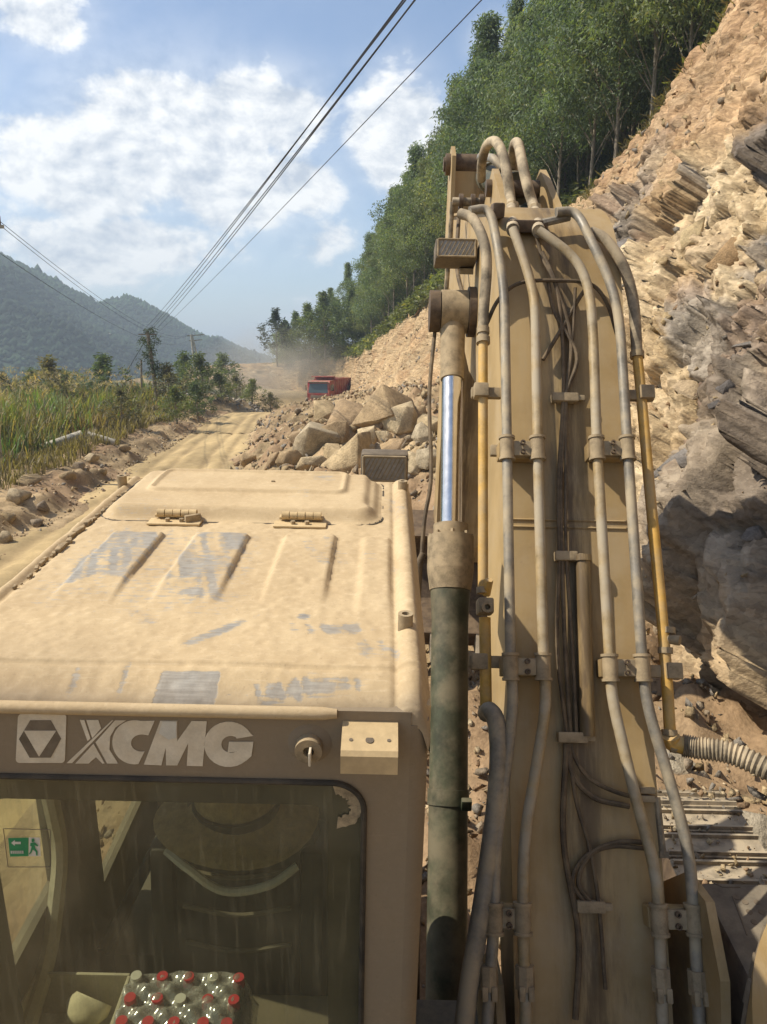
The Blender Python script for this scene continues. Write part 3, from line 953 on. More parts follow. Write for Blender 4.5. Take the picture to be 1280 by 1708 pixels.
# front rim and side skirts of the roof
sk = MB()
sk.box((CX1 + .004, (YR_ + CY1) / 2 + .02, -.82), (.012, CY1 - YR_ - .05, .10), ch=.004)
sk.box((CX0 - .002, (YR_ + CY1) / 2, -.82), (.012, CY1 - YR_ - .02, .10), ch=.004)
sk.box(((CX0 + CX1) / 2, CY1 + .003, -.79), (CX1 - CX0, .012, .14), ch=.004)
part('roof_rail', sk, M['cabdust'])

# left gutter: ragged line of caked mud
g = MB(); rr = random.Random(3)
for k in range(34):
    y_ = 1.62 + k * .023 + rr.uniform(-.008, .008)
    s_ = rr.uniform(.004, .011) * (1.3 if 8 < k < 26 else .8)
    g.box((-.838 + rr.uniform(-.006, .006), y_, -.722 + s_ * .3), (s_ * 1.1, s_ * rr.uniform(1.5, 3.2), s_ * 1.2), Matrix.Rotation(rr.uniform(-.4, .4), 3, 'Z'), ch=s_ * .3)
part('mud_crust', g, M['mud'], roof, False)['kind'] = 'stuff'

# hatch lid
hx0, hx1, hy0, hy1 = -.835, -.002, 2.10, 2.575
nx2, ny2 = 150, 110
A, Bm = np.meshgrid(np.linspace(hx0, hx1, nx2), np.linspace(hy0, hy1, ny2), indexing='ij'); hxv, hyv = A.ravel(), Bm.ravel()


def rrect(x, y, x0, x1, y0, y1, r):
    dx = np.maximum(np.maximum(x0 + r - x, x - (x1 - r)), 0); dy = np.maximum(np.maximum(y0 + r - y, y - (y1 - r)), 0)
    ins = np.minimum(np.minimum(x - x0, x1 - x), np.minimum(y - y0, y1 - y))
    return np.where((dx > 0) & (dy > 0), r - np.sqrt(dx * dx + dy * dy), ins)


e1 = rrect(hxv, hyv, hx0, hx1, hy0, hy1, .07)
hz_ = -.722 + .034 * sstep(e1, .006, .05) + .004 * sstep(e1, -.002, .006)
e2 = rrect(hxv, hyv, -.745, -.115, 2.285, 2.535, .04)
hz_ += .010 * sstep(e2, -.004, .012) - .007 * sstep(e2, .016, .024)
hz_ += -.012 * np.exp(-((hxv + .045) / .012) ** 2) * sstep(hyv, 2.18, 2.22)
ph = np.stack([hxv, hyv, 0 * hxv], 1)
hz_ += .0015 * fbm(ph, 12, 3, 15)
keep = e1 >= -.001
F = gridfaces(nx2, ny2); F = F[keep[F].all(1)]
wp = np.clip(.55 * np.exp(-((hxv + .2) / .06) ** 2 - ((hyv - 2.47) / .05) ** 2) + .3 * sstep(perlin(ph * 7, 16), .3, .8), 0, 1)
me = npmesh('hatch', np.stack([hxv, hyv, hz_], 1) - np.array(BASE), F, True, {'wipe': wp, 'grime': 0 * wp})
if me.polygons[0].normal.z < 0: me.flip_normals()
hatch = link('hatch', me, M['cab'], ex)
sk = MB()
loop = []
for cx_, cy_, a0 in ((hx1 - .07, hy0 + .07, -90), (hx1 - .07, hy1 - .07, 0), (hx0 + .07, hy1 - .07, 90), (hx0 + .07, hy0 + .07, 180)):
    for k in range(9):
        a_ = R(a0 + k * 11.25); loop.append((cx_ + .07 * math.cos(a_), cy_ + .07 * math.sin(a_), -.7235))
sk.tube(loop + loop[:1], .0045, 8, False)
part('hatch_seal', sk, M['dark'], hatch)
cr = MB(); cr.box((-.36, 2.40, -.679), (.012, .009, .008), ch=.003); part('mud_clod', cr, M['mud'], hatch, False)
sk = MB(); sk.tube([(-.715, 2.35, -.6835), (-.705, 2.49, -.6835)], .0022, 6); part('hatch_bar', sk, M['mud'], hatch)
for hx in (-.597, -.238):
    h = MB()
    h.box((hx, 2.085, -.7165), (.15, .05, .006), ch=.002)
    h.box((hx, 2.118, -.705), (.125, .03, .008), ch=.002)
    hg = part('hinge', h, M['cabdust'])
    h = MB()
    for k in range(5): h.cyl((hx - .055 + k * .023, 2.108, -.697), (hx - .034 + k * .023, 2.108, -.697), .0115 - .001 * (k % 2), 14)
    part('hinge_barrel', h, M['cabdust'], hg)
    for dx in (-.02, .02):
        h = MB(); h.cyl((hx + dx, 2.080, -.714), (hx + dx, 2.080, -.704), .007, 6); part('bolt', h, M['mud'], hg)
    if hx < -.4:
        h = MB(); h.box((hx + .05, 2.088, -.704), (.045, .014, .020), Matrix.Rotation(.6, 3, 'Z'), ch=.003); part('mud_clod', h, M['mud'], hg)

for mx_, my_ in ((.050, 1.44), (.062, 2.455), (-.868, 2.45)):
    m = MB(); m.ring((mx_, my_, -.735), (mx_, my_, -.683), .0155, .008, 20)
    part('mount_tube', m, M['clamp'])

# rear wall with its window
wx0, wx1, wz0, wz1, wr = -.80, -.0235, -1.66, -.906, .060


def rr_loop(x0, x1, z0, z1, r, n=8):
    L = []
    for cx_, cz_, a0 in ((x1 - r, z1 - r, 0), (x0 + r, z1 - r, 90), (x0 + r, z0 + r, 180), (x1 - r, z0 + r, 270)):
        for k in range(n + 1):
            a_ = R(a0 + 90 * k / n); L.append((cx_ + r * math.cos(a_), cz_ + r * math.sin(a_)))
    return L


def frame_mesh(inner, outer, y0, y1):
    """plate between two loops, with thickness along y"""
    n = len(inner); V = []
    for L, y_ in ((outer, y0), (inner, y0), (inner, y1), (outer, y1)): V += [(a, y_, b) for a, b in L]
    F = []
    for j in range(4):
        for k in range(n):
            k2 = (k + 1) % n; j2 = (j + 1) % 4
            F.append((j * n + k, j * n + k2, j2 * n + k2, j2 * n + k))
    return V, F


inner = rr_loop(wx0, wx1, wz0, wz1, wr)
ox0, ox1, oz0, oz1 = CX0 + .03, CX1 - .028, -2.5, -.757
outer = []
cxm, czm = (wx0 + wx1) / 2, (wz0 + wz1) / 2
for a, b in inner:
    da, db = a - cxm, b - czm
    t_ = min(((ox1 - cxm) / da if da > 0 else (ox0 - cxm) / da) if abs(da) > 1e-6 else 1e9, ((oz1 - czm) / db if db > 0 else (oz0 - czm) / db) if abs(db) > 1e-6 else 1e9)
    outer.append((cxm + da * t_, czm + db * t_))
for i_, (tx, tz) in enumerate(((ox1, oz1), (ox0, oz1), (ox0, oz0), (ox1, oz0))):     # square the outer corners
    j = min(range(len(outer)), key=lambda q: (outer[q][0] - tx) ** 2 + (outer[q][1] - tz) ** 2); outer[j] = (tx, tz)
w = MB(); w.add(*frame_mesh(inner, outer, YR_, YR_ + .03))
wall = part('rear_wall', w, M['cab'], smooth=False)


def set_attr(o, wipe_f, grime_f):
    me = o.data; n = len(me.vertices)
    for nm, f in (('wipe', wipe_f), ('grime', grime_f)):
        a = me.attributes.new(nm, 'FLOAT', 'POINT')
        a.data.foreach_set('value', np.full(n, f, np.float32))


set_attr(wall, .12, .80)
for sx, xa, xb in ((1, ox1, CX1 + .006), (-1, ox0, CX0 - .004)):
    c = MB(); n = 8
    prof = [(xa + (xb - xa) * math.sin(R(90 * k / n)), YR_ + .03 * (1 - math.cos(R(90 * k / n)))) for k in range(n + 1)] + [(xb, YR_ + .07), (xa, YR_ + .07)]
    c.prism([(a, b) for a, b in prof], -2.5, -.785, 'z')
    o = part('rear_pillar', c, M['cab']); set_attr(o, .15, .85)

lp = MB()
path = [(CX0 + .01 + k * (.80 / 30), 0, 0) for k in range(31)]
lp.tube([(x_, YR_ - .002, -.762) for x_, _, _ in path], .0105, 12, True, lambda t: .0115 * (1 if t < .985 else .7))
led = part('rear_ledge', lp, M['cab']); set_attr(led, .1, .12)

# glass, black border, rubber seal
gl = MB(); gi = rr_loop(wx0 + .002, wx1 - .002, wz0 + .002, wz1 - .002, wr)
gl.add([(a, YR_ + .012, b) for a, b in gi], [tuple(range(len(gi)))])
glass = part('rear_window', gl, M['glass'], smooth=False)
glass['label'] = 'dusty tinted rear window with black border'
fi = rr_loop(-.735, -.094, -1.63, -.972, .035)
fb = MB(); fb.add(*frame_mesh(fi, gi, YR_ + .0165, YR_ + .0185)); part('window_border', fb, M['badgedark'], glass, False)
M['frit'] = simple('black_frit', (.035, .030, .022), .55, var=.3, scale=12, dust=.3, dustc=(.10, .085, .055))
glass.children[0].data.materials[0] = M['frit']
so = MB(); lp_ = [(a, YR_ - .003, b) for a, b in rr_loop(wx0 + .001, wx1 - .001, wz0 + .001, wz1 - .001, wr, 10)]
so.tube(lp_ + lp_[:1], .0055, 8, False); part('window_seal', so, M['dark'], glass)
rs = MB(); rq = random.Random(5); V = []; n = 26
for k in range(n + 1):
    a_ = R(105 - 200 * k / n); j1 = rq.uniform(-.003, .003); j2 = rq.uniform(-.004, .004)
    V.append((-.072 + (.044 + j1) * math.cos(a_), YR_ + .0085, -.968 + (.050 + j1) * math.sin(a_) * .98))
    V.append((-.072 + (.020 + j2) * math.cos(a_), YR_ + .0085, -.968 + (.024 + j2) * math.sin(a_)))
rs.add(V, [(2 * k, 2 * k + 1, 2 * k + 3, 2 * k + 2) for k in range(n)])
M['residue'] = simple('glue_residue', (.34, .27, .17), .9, var=.5, scale=60)
part('glue_residue', rs, M['residue'], glass, False)

# emergency exit sticker
YS = YR_ + .0095


def sheet(name, polys, y, mt, parent):
    m = MB()
    for pl in polys: m.add([tuple(onY(px, py, y)) for px, py in pl], [tuple(range(len(pl)))])
    return part(name, m, mt, parent, False)


stk = sheet('exit_sticker', [[(14, 1398), (48, 1397), (48, 1428), (17, 1429)]], YS, M['green'], glass)
stk['label'] = 'green emergency exit sticker with white arrow and running figure'
sheet('sticker_panel', [[(48.4, 1397), (67, 1397), (68, 1428), (48.4, 1428)]], YS, M['white'], stk)
sheet('arrow', [[(19, 1406), (25, 1401), (25, 1404), (35, 1404), (35, 1408), (25, 1408), (25, 1411)]], YS - .0012, M['white'], stk)
sheet('running_figure', [[(53, 1399), (57, 1399), (58, 1402), (56, 1405), (53, 1404)], [(51, 1406), (58, 1405), (64, 1410), (63, 1412), (58, 1409.5), (59, 1415), (63, 1420), (63, 1427), (60.5, 1427), (60, 1421), (55, 1417), (53, 1422), (49.5, 1426), (48.8, 1424), (51, 1420), (53, 1412), (50.5, 1411)]], YS - .0012, M['green'], stk)
sheet('caption', [[(18 + k * 3.2, 1419), (20 + k * 3.2, 1419), (20.3 + k * 3.2, 1424), (18.3 + k * 3.2, 1424)] for k in range(7)], YS - .0012, M['white'], stk)
fr_ = MB()
for a, b in (((6, 1382), (84, 1384)), ((84, 1384), (85, 1446)), ((85, 1446), (14, 1446)), ((14, 1446), (6, 1382))):
    fr_.tube([onY(*a, YS), onY(*b, YS)], .0007, 5)
part('sticker_edge', fr_, M['badgedark'], stk)


# XCMG badge and lettering (outlines measured on the wall, 1 unit = 1/2.909 px)
def Zp(x, y): return (x / 2.909, 1170 + y / 2.909)


def raised(name, polys, y0, thick, mt, parent):
    m = MB()
    for pl in polys:
        Pn = [onY(*Zp(*q), YR_) for q in pl]
        m.prism([(p.x, p.z) for p in Pn], y0, y0 - thick, 'y')
    return part(name, m, mt, parent, False)


def arc(cx, cy, rx, ry, a0, a1, n=14): return [(cx + rx * math.cos(R(a0 + (a1 - a0) * k / n)), cy - ry * math.sin(R(a0 + (a1 - a0) * k / n))) for k in range(n + 1)]


def band(o, i): return [[o[k], o[k + 1], i[k + 1], i[k]] for k in range(len(o) - 1)]


def arcs(cx, cy, rx, ry, a0, a1, n=22): return arc(cx, cy, rx, ry, a0, a1, n)


rb = []
for cx_, cy_, a0 in ((307, 76, 0), (108, 76, 90), (98, 277, 180), (300, 277, 270)): rb += arc(cx_, cy_, 18, 18, a0, a0 + 90, 5)
em = raised('emblem', [rb], YR_ - .0004, .0016, M['letter'], wall)
em['label'] = 'pale square badge with dark hexagon and triangle'
raised('hexagon', [[(150, 88), (250, 88), (300, 178), (250, 268), (148, 268), (96, 178)]], YR_ - .0022, .0008, M['badgedark'], em)
raised('triangle', [[(122, 136), (278, 136), (195, 262)]], YR_ - .0032, .0008, M['letter'], em)
LX = [[(390, 88), (411, 88), (441, 178), (427, 190)], [(421, 88), (479, 88), (493, 128), (450, 176)], [(560, 90), (613, 90), (562, 124), (537, 168), (533, 232), (575, 299), (522, 299), (466, 196)], [(545, 90), (552, 90), (352, 297), (326, 297)], [(456, 203), (510, 299), (499, 299), (468, 268), (432, 299), (368, 299)]]
LC = [(750, 93), (724, 160)], None
co = [(752, 92)] + arcs(655, 196, 108, 107, 75, 280); ci = [(722, 162)] + arcs(690, 200, 52, 42, 75, 285)
LC = band(co, ci)
LM = [[(780, 92), (862, 92), (862, 190), (932, 93), (1005, 94), (985, 312), (908, 310), (915, 200), (862, 308), (808, 308), (806, 222), (785, 308), (700, 304)]]
go = [(1230, 165)] + arcs(1112, 206, 120, 110, 28, 330); gi_ = [(1150, 178)] + arcs(1122, 206, 46, 41, 60, 300)
LG = band(go, gi_) + [[(1113, 193), (1231, 193), (1222, 262), (1196, 285), (1150, 250), (1150, 240), (1106, 245)]]
for nm, polys, k_ in (('letter_x', LX, 0), ('letter_c', LC, 0), ('letter_m', LM, 0), ('letter_g', LG[:-1], 0), ('letter_g', LG[-1:], .0006)):
    raised(nm, polys, YR_ - .0004 - k_, .0010, M['letter'], wall)
raised('paint_chip', [[(790, 95), (859, 95), (859, 172), (822, 182), (774, 150)]], YR_ - .0018, .0006, M['white'], wall)

# lock knob and bracket on the rear wall
c = onY(517, 1240, YR_)
k = MB(); k.cyl(c, c + Vector((0, -.006, 0)), .040, 28, .030); kb = part('lock_boss', k, M['cab']); set_attr(kb, .1, .85)
k = MB(); k.ring(c + Vector((0, -.006, 0)), c + Vector((0, -.026, 0)), .0245, .010, 26); k.cyl(c + Vector((0, -.006, 0)), c + Vector((0, -.012, 0)), .0105, 16)
part('lock_barrel', k, M['clamp'], kb)
k = MB(); k.box(c + Vector((.004, -.032, -.002)), (.004, .03, .026), ch=.001); part('key', k, M['letter'], kb)
b = MB(); q0, q1 = onY(572, 1208, YR_).x, onY(664, 1210, YR_).x
b.prism([(YR_ - .0005, -.777), (1.128, -.795), (1.122, -.803), (1.122, -.838), (1.126, -.838), (1.126, -.805), (1.130, -.799), (YR_ - .0005, -.782)], q0, q1, 'x')
brk = part('lamp_bracket', b, M['cabdust'], smooth=False); brk['label'] = 'bent steel bracket with three empty holes'
for fx, rr_ in ((.17, .0035), (.50, .0075), (.84, .0035)):
    h = MB(); cx_ = q0 + (q1 - q0) * fx; cy_ = 1.150; cz_ = -.777 - .018 * (YR_ - cy_) / .062
    h.cyl((cx_, cy_, cz_ - .003), (cx_, cy_ - .0005, cz_ + .0008), rr_, 14); part('bolt_hole', h, M['badgedark'], brk)

# cab body around the inside
cb = MB(); cb.box((-.40, 1.87, -2.49), (.93, 1.34, .05)); part('cab_floor', cb, M['inner'])


def wall_x(name, x0, x1, ya, yb, za, zb, holes, mt):
    """wall in a plane of constant x, with rectangular openings left clear"""
    m = MB(); ysx = sorted({ya, yb, *[h[0] for h in holes], *[h[1] for h in holes]}); zsx = sorted({za, zb, *[h[2] for h in holes], *[h[3] for h in holes]})
    for i in range(len(ysx) - 1):
        for j in range(len(zsx) - 1):
            cy_, cz_ = (ysx[i] + ysx[i + 1]) / 2, (zsx[j] + zsx[j + 1]) / 2
            if any(h[0] < cy_ < h[1] and h[2] < cz_ < h[3] for h in holes): continue
            m.box(((x0 + x1) / 2, cy_, cz_), (x1 - x0, ysx[i + 1] - ysx[i], zsx[j + 1] - zsx[j]))
    return part(name, m, mt, smooth=False)


wall_x('left_side', -.885, -.850, 1.265, 2.54, -2.46, -.86, [(1.30, 1.66, -1.60, -.95), (1.93, 2.46, -1.86, -.95)], M['inner'])
wall_x('right_side', .050, .084, 1.265, 2.54, -2.46, -.86, [(1.42, 2.35, -1.55, -.98)], M['inner'])
for n_, x_, (a, b, c_, d_) in (('side_window', -.868, (1.30, 1.66, -1.60, -.95)), ('side_window', -.868, (1.93, 2.46, -1.86, -.95)), ('side_window', .067, (1.42, 2.35, -1.55, -.98))):
    m = MB(); m.add([(x_, a, c_), (x_, b, c_), (x_, b, d_), (x_, a, d_)], [(0, 1, 2, 3)]); part(n_, m, M['clear'], smooth=False)
m = MB(); m.tube(fillet([(-.835, 1.60, -1.0), (-.835, 1.66, -1.5), (-.835, 1.52, -1.72), (-.835, 1.30, -1.8)], .08), .022, 8); part('grab_rail', m, M['tray'])
m = MB()
for x_ in (-.845, .05): m.box((x_, 2.50, -1.66), (.06, .06, 1.6))
m.box((-.40, 2.50, -2.15), (.85, .06, .62)); m.box((-.40, 2.50, -.90), (.85, .06, .08)); part('front_frame', m, M['inner'], smooth=False)
m = MB(); m.add([(-.81, 2.50, -1.84), (.02, 2.50, -1.84), (.02, 2.50, -.94), (-.81, 2.50, -.94)], [(0, 1, 2, 3)]); part('windscreen', m, M['clear'], smooth=False)
m = MB(); m.box((-.40, 1.40, -1.87), (.89, .30, .03), ch=.006); m.box((-.40, 1.545, -2.15), (.89, .02, .56)); part('rear_shelf', m, M['inner'])
# seat
m = MB(); m.box((-.36, 1.86, -2.02), (.46, .46, .14), ch=.04); seat = part('seat', m, M['black'])
m = MB(); m.box((-.36, 1.66, -1.70), (.42, .13, .56), Matrix.Rotation(R(-8), 3, 'X'), ch=.045); part('backrest', m, M['black'], seat)
m = MB(); m.box((-.36, 1.615, -1.36), (.24, .09, .17), ch=.035); part('headrest', m, M['black'], seat)
for x_ in (-.555, -.165):
    m = MB(); m.box((x_, 1.655, -1.70), (.07, .17, .50), Matrix.Rotation(R(-8), 3, 'X'), ch=.03); part('side_bolster', m, M['black'], seat)
for z_ in (-1.50, -1.62, -1.74):
    m = MB(); m.tube(spline([(-.50, 1.585, z_ + .02), (-.36, 1.578, z_), (-.22, 1.585, z_ + .02)], 6), .006, 6); part('seat_seam', m, M['inner'], seat)
m = MB(); m.tube(spline([(-.53, 1.58, -1.42), (-.47, 1.545, -1.44), (-.38, 1.535, -1.50), (-.27, 1.545, -1.49), (-.20, 1.58, -1.46)], 8), .011, 8); part('seat_strap', m, M['white'], seat)
m = MB(); m.box((-.36, 1.86, -2.28), (.3, .3, .36), ch=.02); part('seat_base', m, M['inner'], seat)
for x_ in (-.68, -.06):
    m = MB(); m.box((x_, 1.95, -2.02), (.13, .55, .30), ch=.03); cs = part('side_console', m, M['inner'])
    m = MB(); m.tube([(x_, 2.16, -1.87), (x_ + .01, 2.17, -1.70)], .016, 10); m.box((x_ + .01, 2.172, -1.66), (.045, .05, .11), ch=.018); part('joystick', m, M['black'], cs)
m = MB(); m.tube(fillet([(-.50, 2.32, -1.15), (-.62, 2.05, -1.62), (-.74, 1.62, -1.80)], .1), .018, 10); part('console_bar', m, M['black'])

# work light beyond the front edge of the roof
L0, L1 = onY(603, 752, 2.78), onY(680, 800, 2.78)
def work_light(name, c, w_, h_, d_, parent=ex, tilt=0.0, lattice=7):
    rot = Matrix.Rotation(tilt, 3, 'X')
    m = MB(); m.box(c, (w_, d_, h_), rot, ch=.012); o = part(name, m, M['badgedark'], parent)
    face = Vector(c) + rot @ Vector((0, -d_ / 2 - .001, 0))
    m = MB(); m.box(face, (w_ * .86, .006, h_ * .80), rot); part('lens', m, M['lampglass'], o)
    m = MB()
    for k in range(lattice):
        x_ = -w_ * .40 + w_ * .8 * k / (lattice - 1)
        a_ = face + rot @ Vector((x_ + .02, -.005, h_ * .38)); b_ = face + rot @ Vector((x_ - .02, -.005, -h_ * .38)); m.tube([a_, b_], .0018, 5)
    for s in ((-1, 1, 1, 1), (-1, -1, 1, -1), (-1, -1, -1, 1), (1, -1, 1, 1)):
        m.tube([face + rot @ Vector((s[0] * w_ * .44, -.005, s[1] * h_ * .42)), face + rot @ Vector((s[2] * w_ * .44, -.005, s[3] * h_ * .42))], .005, 6)
    part('lamp_grille', m, M['clamp'], o)
    return o


wl = work_light('work_light', (L0 + L1) / 2, (L1 - L0).x, abs((L1 - L0).z), .09, lattice=10)
wl['label'] = 'square work lamp with wire grille at the cab roof edge'
m = MB(); m.box(((L0 + L1).x / 2, 2.69, -.80), (.10, .18, .012)); m.box(((L0 + L1).x / 2, 2.60, -.80), (.12, .08, .05), ch=.005); part('lamp_arm', m, M['clamp'], wl)

# ---------------- boom
EL = R(56.7); ee = Vector((0, math.cos(EL), math.sin(EL))); nn = Vector((0, -math.sin(EL), math.cos(EL)))
PB = dirm(950, 900) * 2.8
BX0, BX1 = .44, .93


def bp(s, off=0.0): return (PB.y + ee.y * s + nn.y * off, PB.z + ee.z * s + nn.z * off)


back = [bp(-1.95), bp(-1.0), bp(0), bp(1.1)]
c0 = bp(1.1, -.58)
for k in range(1, 11):
    a_ = R(90 + 56.7) - R(54.2) * k / 10; back.append((c0[0] + .58 * math.cos(a_), c0[1] + .58 * math.sin(a_)))
ylast, zlast = back[-1]
tip = (6.05, zlast + (6.05 - ylast) * math.tan(R(2.5)))
back.append(tip)
under = [(6.25, tip[1] - .18), (6.05, tip[1] - .50), (5.2, tip[1] - .68), (4.35, -.56), bp(.95, -.80), bp(.0, -.66), bp(-1.2, -.44), bp(-1.95, -.36)]
m = MB(); m.prism([back[0]] + back[1:] + under, BX0 + .022, BX1 - .022, 'x')
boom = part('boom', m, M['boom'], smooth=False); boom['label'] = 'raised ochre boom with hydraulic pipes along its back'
m = MB()                                     # back plate, slightly wider than the box
V = []; F = []; n = len(back)
inn = []
for i, (y_, z_) in enumerate(back):
    a_ = Vector(back[max(i - 1, 0)]); b_ = Vector(back[min(i + 1, n - 1)]); t_ = (b_ - a_).normalized(); nr = Vector((-t_.y, t_.x))
    inn.append((y_ + nr.x * .014, z_ + nr.y * .014))
for (y_, z_), (y2, z2) in zip(back, inn):
    V += [(BX0, y_ , z_), (BX1, y_, z_), (BX1, y2, z2), (BX0, y2, z2)]
for i in range(n - 1):
    for j in range(4):
        j2 = (j + 1) % 4; F.append((i * 4 + j, i * 4 + j2, (i + 1) * 4 + j2, (i + 1) * 4 + j))
F += [(0, 1, 2, 3), (4 * n - 1, 4 * n - 2, 4 * n - 3, 4 * n - 4)]
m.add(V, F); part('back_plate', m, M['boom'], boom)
prof_y = np.array([p[0] for p in inn]); prof_z = np.array([p[1] for p in inn])


def bs(px, py, off=.085):
    """point seen at (px, py) lying off metres clear of the back of the boom"""
    v = dirm(px, py); ts = np.linspace(1.5, 8, 4000)
    y_, z_ = v.y * ts, v.z * ts
    zp = np.interp(y_, prof_y, prof_z); sl_ = np.interp(y_, prof_y[:-1], np.diff(prof_z) / np.diff(prof_y))
    h = (z_ - zp) / np.sqrt(1 + sl_ ** 2) - off
    i = np.where(h <= 0)[0]
    k = i[0] if len(i) else int(np.argmin(h[:2600]))
    return v * float(ts[k])


for py_ in (868, 880):                        # weld beads across the plate
    m = MB(); m.tube([(BX0 + .01, *bs(950, py_, .003)[1:]), (BX1 - .01, *bs(950, py_, .003)[1:])], .0045, 6); part('weld_bead', m, M['boom'], boom)

# side cheeks of the boom foot on the frame
for x_, dz_ in ((.385, -.35), (1.0, 0)):
    m = MB(); m.prism([(1.45, -2.75), (2.35, -2.75), (2.30, -2.2 + dz_), (2.02, -1.86 + dz_), (1.86, -1.82 + dz_), (1.70, -1.95 + dz_), (1.5, -2.4 + dz_)], x_, x_ + .028, 'x')
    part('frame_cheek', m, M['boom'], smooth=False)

PR = .0185


def pipe(name, pts, r=PR, mt='pipe', off=.085, bend=.10, parent=boom, curve=False, n=14):
    P_ = [bs(p[0], p[1], p[2] if len(p) > 2 else off) if not isinstance(p, Vector) else p for p in pts]
    m = MB(); m.tube(spline(P_, 7) if curve else fillet(P_, bend, 7), r, n)
    return part(name, m, M[mt], parent)


A1 = [(784, 352), (818, 346), (833, 425), (842, 492), (846, 745), (852, 1110), (857, 1160), (850, 1240), (826, 1420), (825, 1530), (812, 1725)]
A2 = [(856, 382), (880, 450), (893, 502), (897, 745), (907, 1110), (912, 1175), (893, 1290), (874, 1400), (872, 1530), (878, 1725)]
B1 = [(899, 384), (962, 430), (984, 482), (990, 560), (996, 745), (1018, 1110), (1021, 1165), (1060, 1330), (1095, 1455), (1100, 1530), (1106, 1725)]
B2 = [(928, 354), (962, 351), (986, 400), (1020, 472), (1034, 535), (1047, 745), (1072, 1110), (1080, 1180), (1120, 1310), (1150, 1420), (1158, 1530), (1168, 1725)]
PIPES = {}
for nm, pts in (('A1', A1), ('A2', A2), ('B1', B1), ('B2', B2)):
    PIPES[nm] = pipe('steel_pipe', pts, mt='pipe' if nm in ('A1', 'B2') else 'pipe2')
LPx = -.01
Lh = pipe('hose', [(768, 356, .06), (790, 366, .07), (808, 405, .07), (812, 450, .06), (807, 520, .02), (806, 566, .0)], .021, 'hose', curve=True)
pipe('yellow_pipe', [(806, 566, 0), (806, 700, LPx), (806, 990, LPx)], .0185, 'yellow')
pipe('yellow_pipe', [(809, 1030, LPx), (811, 1185, LPx)], .0205, 'yellow')
pipe('hose', [(811, 1190, .0), (818, 1186, .05), (828, 1205, .07), (832, 1260, .08), (826, 1350, .08), (806, 1500, .08), (783, 1640, .08), (772, 1740, .08)], .030, 'pipe', curve=True)
pipe('hose', [(985, 386, .05), (1010, 400, .05), (1038, 440, .03), (1056, 500, .0), (1063, 590, -.02)], .022, 'hose', curve=True)
pipe('yellow_pipe', [(1063, 590, -.02), (1070, 660, -.02), (1085, 830, -.02), (1108, 1060, -.02), (1119, 1240, -.02)], .0200, 'yellow', bend=.2)
for (px, py, o_), r_ in (((806, 568, 0), .027), ((806, 552, .005), .025), ((1063, 592, -.02), .027), ((1110, 1085, -.02), .026), ((1117, 1222, -.02), .026), ((811, 1182, 0), .026), ((806, 985, LPx), .024), ((1114, 1052, -.02), .026)):
    a_, b_ = bs(px, py - 5, o_), bs(px + .2, py + 5, o_)
    m = MB(); m.ring(a_, b_, r_, .014, 18); part('pipe_collar', m, M['clamp'], boom)
# test-port block on the left pipe, valve stub on the right one
m = MB(); c = bs(809, 1012, LPx); m.box(c, (.055, .055, .085), Matrix.Rotation(EL, 3, 'X'), ch=.008); vb = part('port_block', m, M['clamp'], boom)
m = MB(); q = c + Vector((0, -.05, .02)); m.ring(q + Vector((0, .02, -.01)), q + Vector((0, -.015, .01)), .020, .010, 16); part('port', m, M['clamp'], vb)
m = MB(); c = bs(811, 992, LPx); m.cyl(c, c + Vector((.006, -.005, .06)), .016, 6); part('nipple', m, M['yellow'], vb)
m = MB(); c = bs(1110, 1065, -.02); m.cyl(c, c + Vector((.040, -.03, .008)), .017, 14); part('valve_stub', m, M['clamp'], boom)

# pipe clamps
def clampset(pa, pb, py, x_left=None, x_right=None, off=.085, hgt=.075):
    rot = Matrix.Rotation(EL, 3, 'X')                # local y runs along the boom, z off the plate
    ca, cb_ = bs(pa, py, off), bs(pb, py, off); ax_ = rot @ Vector((0, 1, 0)); oo = []
    for c_ in (ca, cb_):
        m = MB(); m.ring(c_ - ax_ * hgt / 2, c_ + ax_ * hgt / 2, PR + .007, PR * .9, 20)
        for s in (-1, 1): m.ring(c_ + ax_ * s * hgt * .48, c_ + ax_ * s * (hgt / 2 + .008), PR + .011, PR * .9, 20)
        oo.append(part('pipe_clamp', m, M['clamp'], boom))
    o = oo[0]
    mid_ = (ca + cb_) / 2; w_ = (cb_ - ca).length
    m = MB(); m.box(mid_ + rot @ Vector((0, 0, -.005)), (w_ - 2 * PR, hgt * .75, .020), rot, ch=.004); part('clamp_bridge', m, M['clamp'], o)
    for dy in (-.017, .017):
        m = MB(); q = mid_ + rot @ Vector((0, dy, .010)); m.ring(q, q + rot @ Vector((0, 0, .012)), .0095, .005, 12); part('bolt', m, M['rust'], o)
    m = MB(); m.box(mid_ + rot @ Vector((0, 0, -.047)), (w_ + .055, hgt * .8, .055), rot, ch=.004); part('clamp_foot', m, M['boom'], o)
    return o


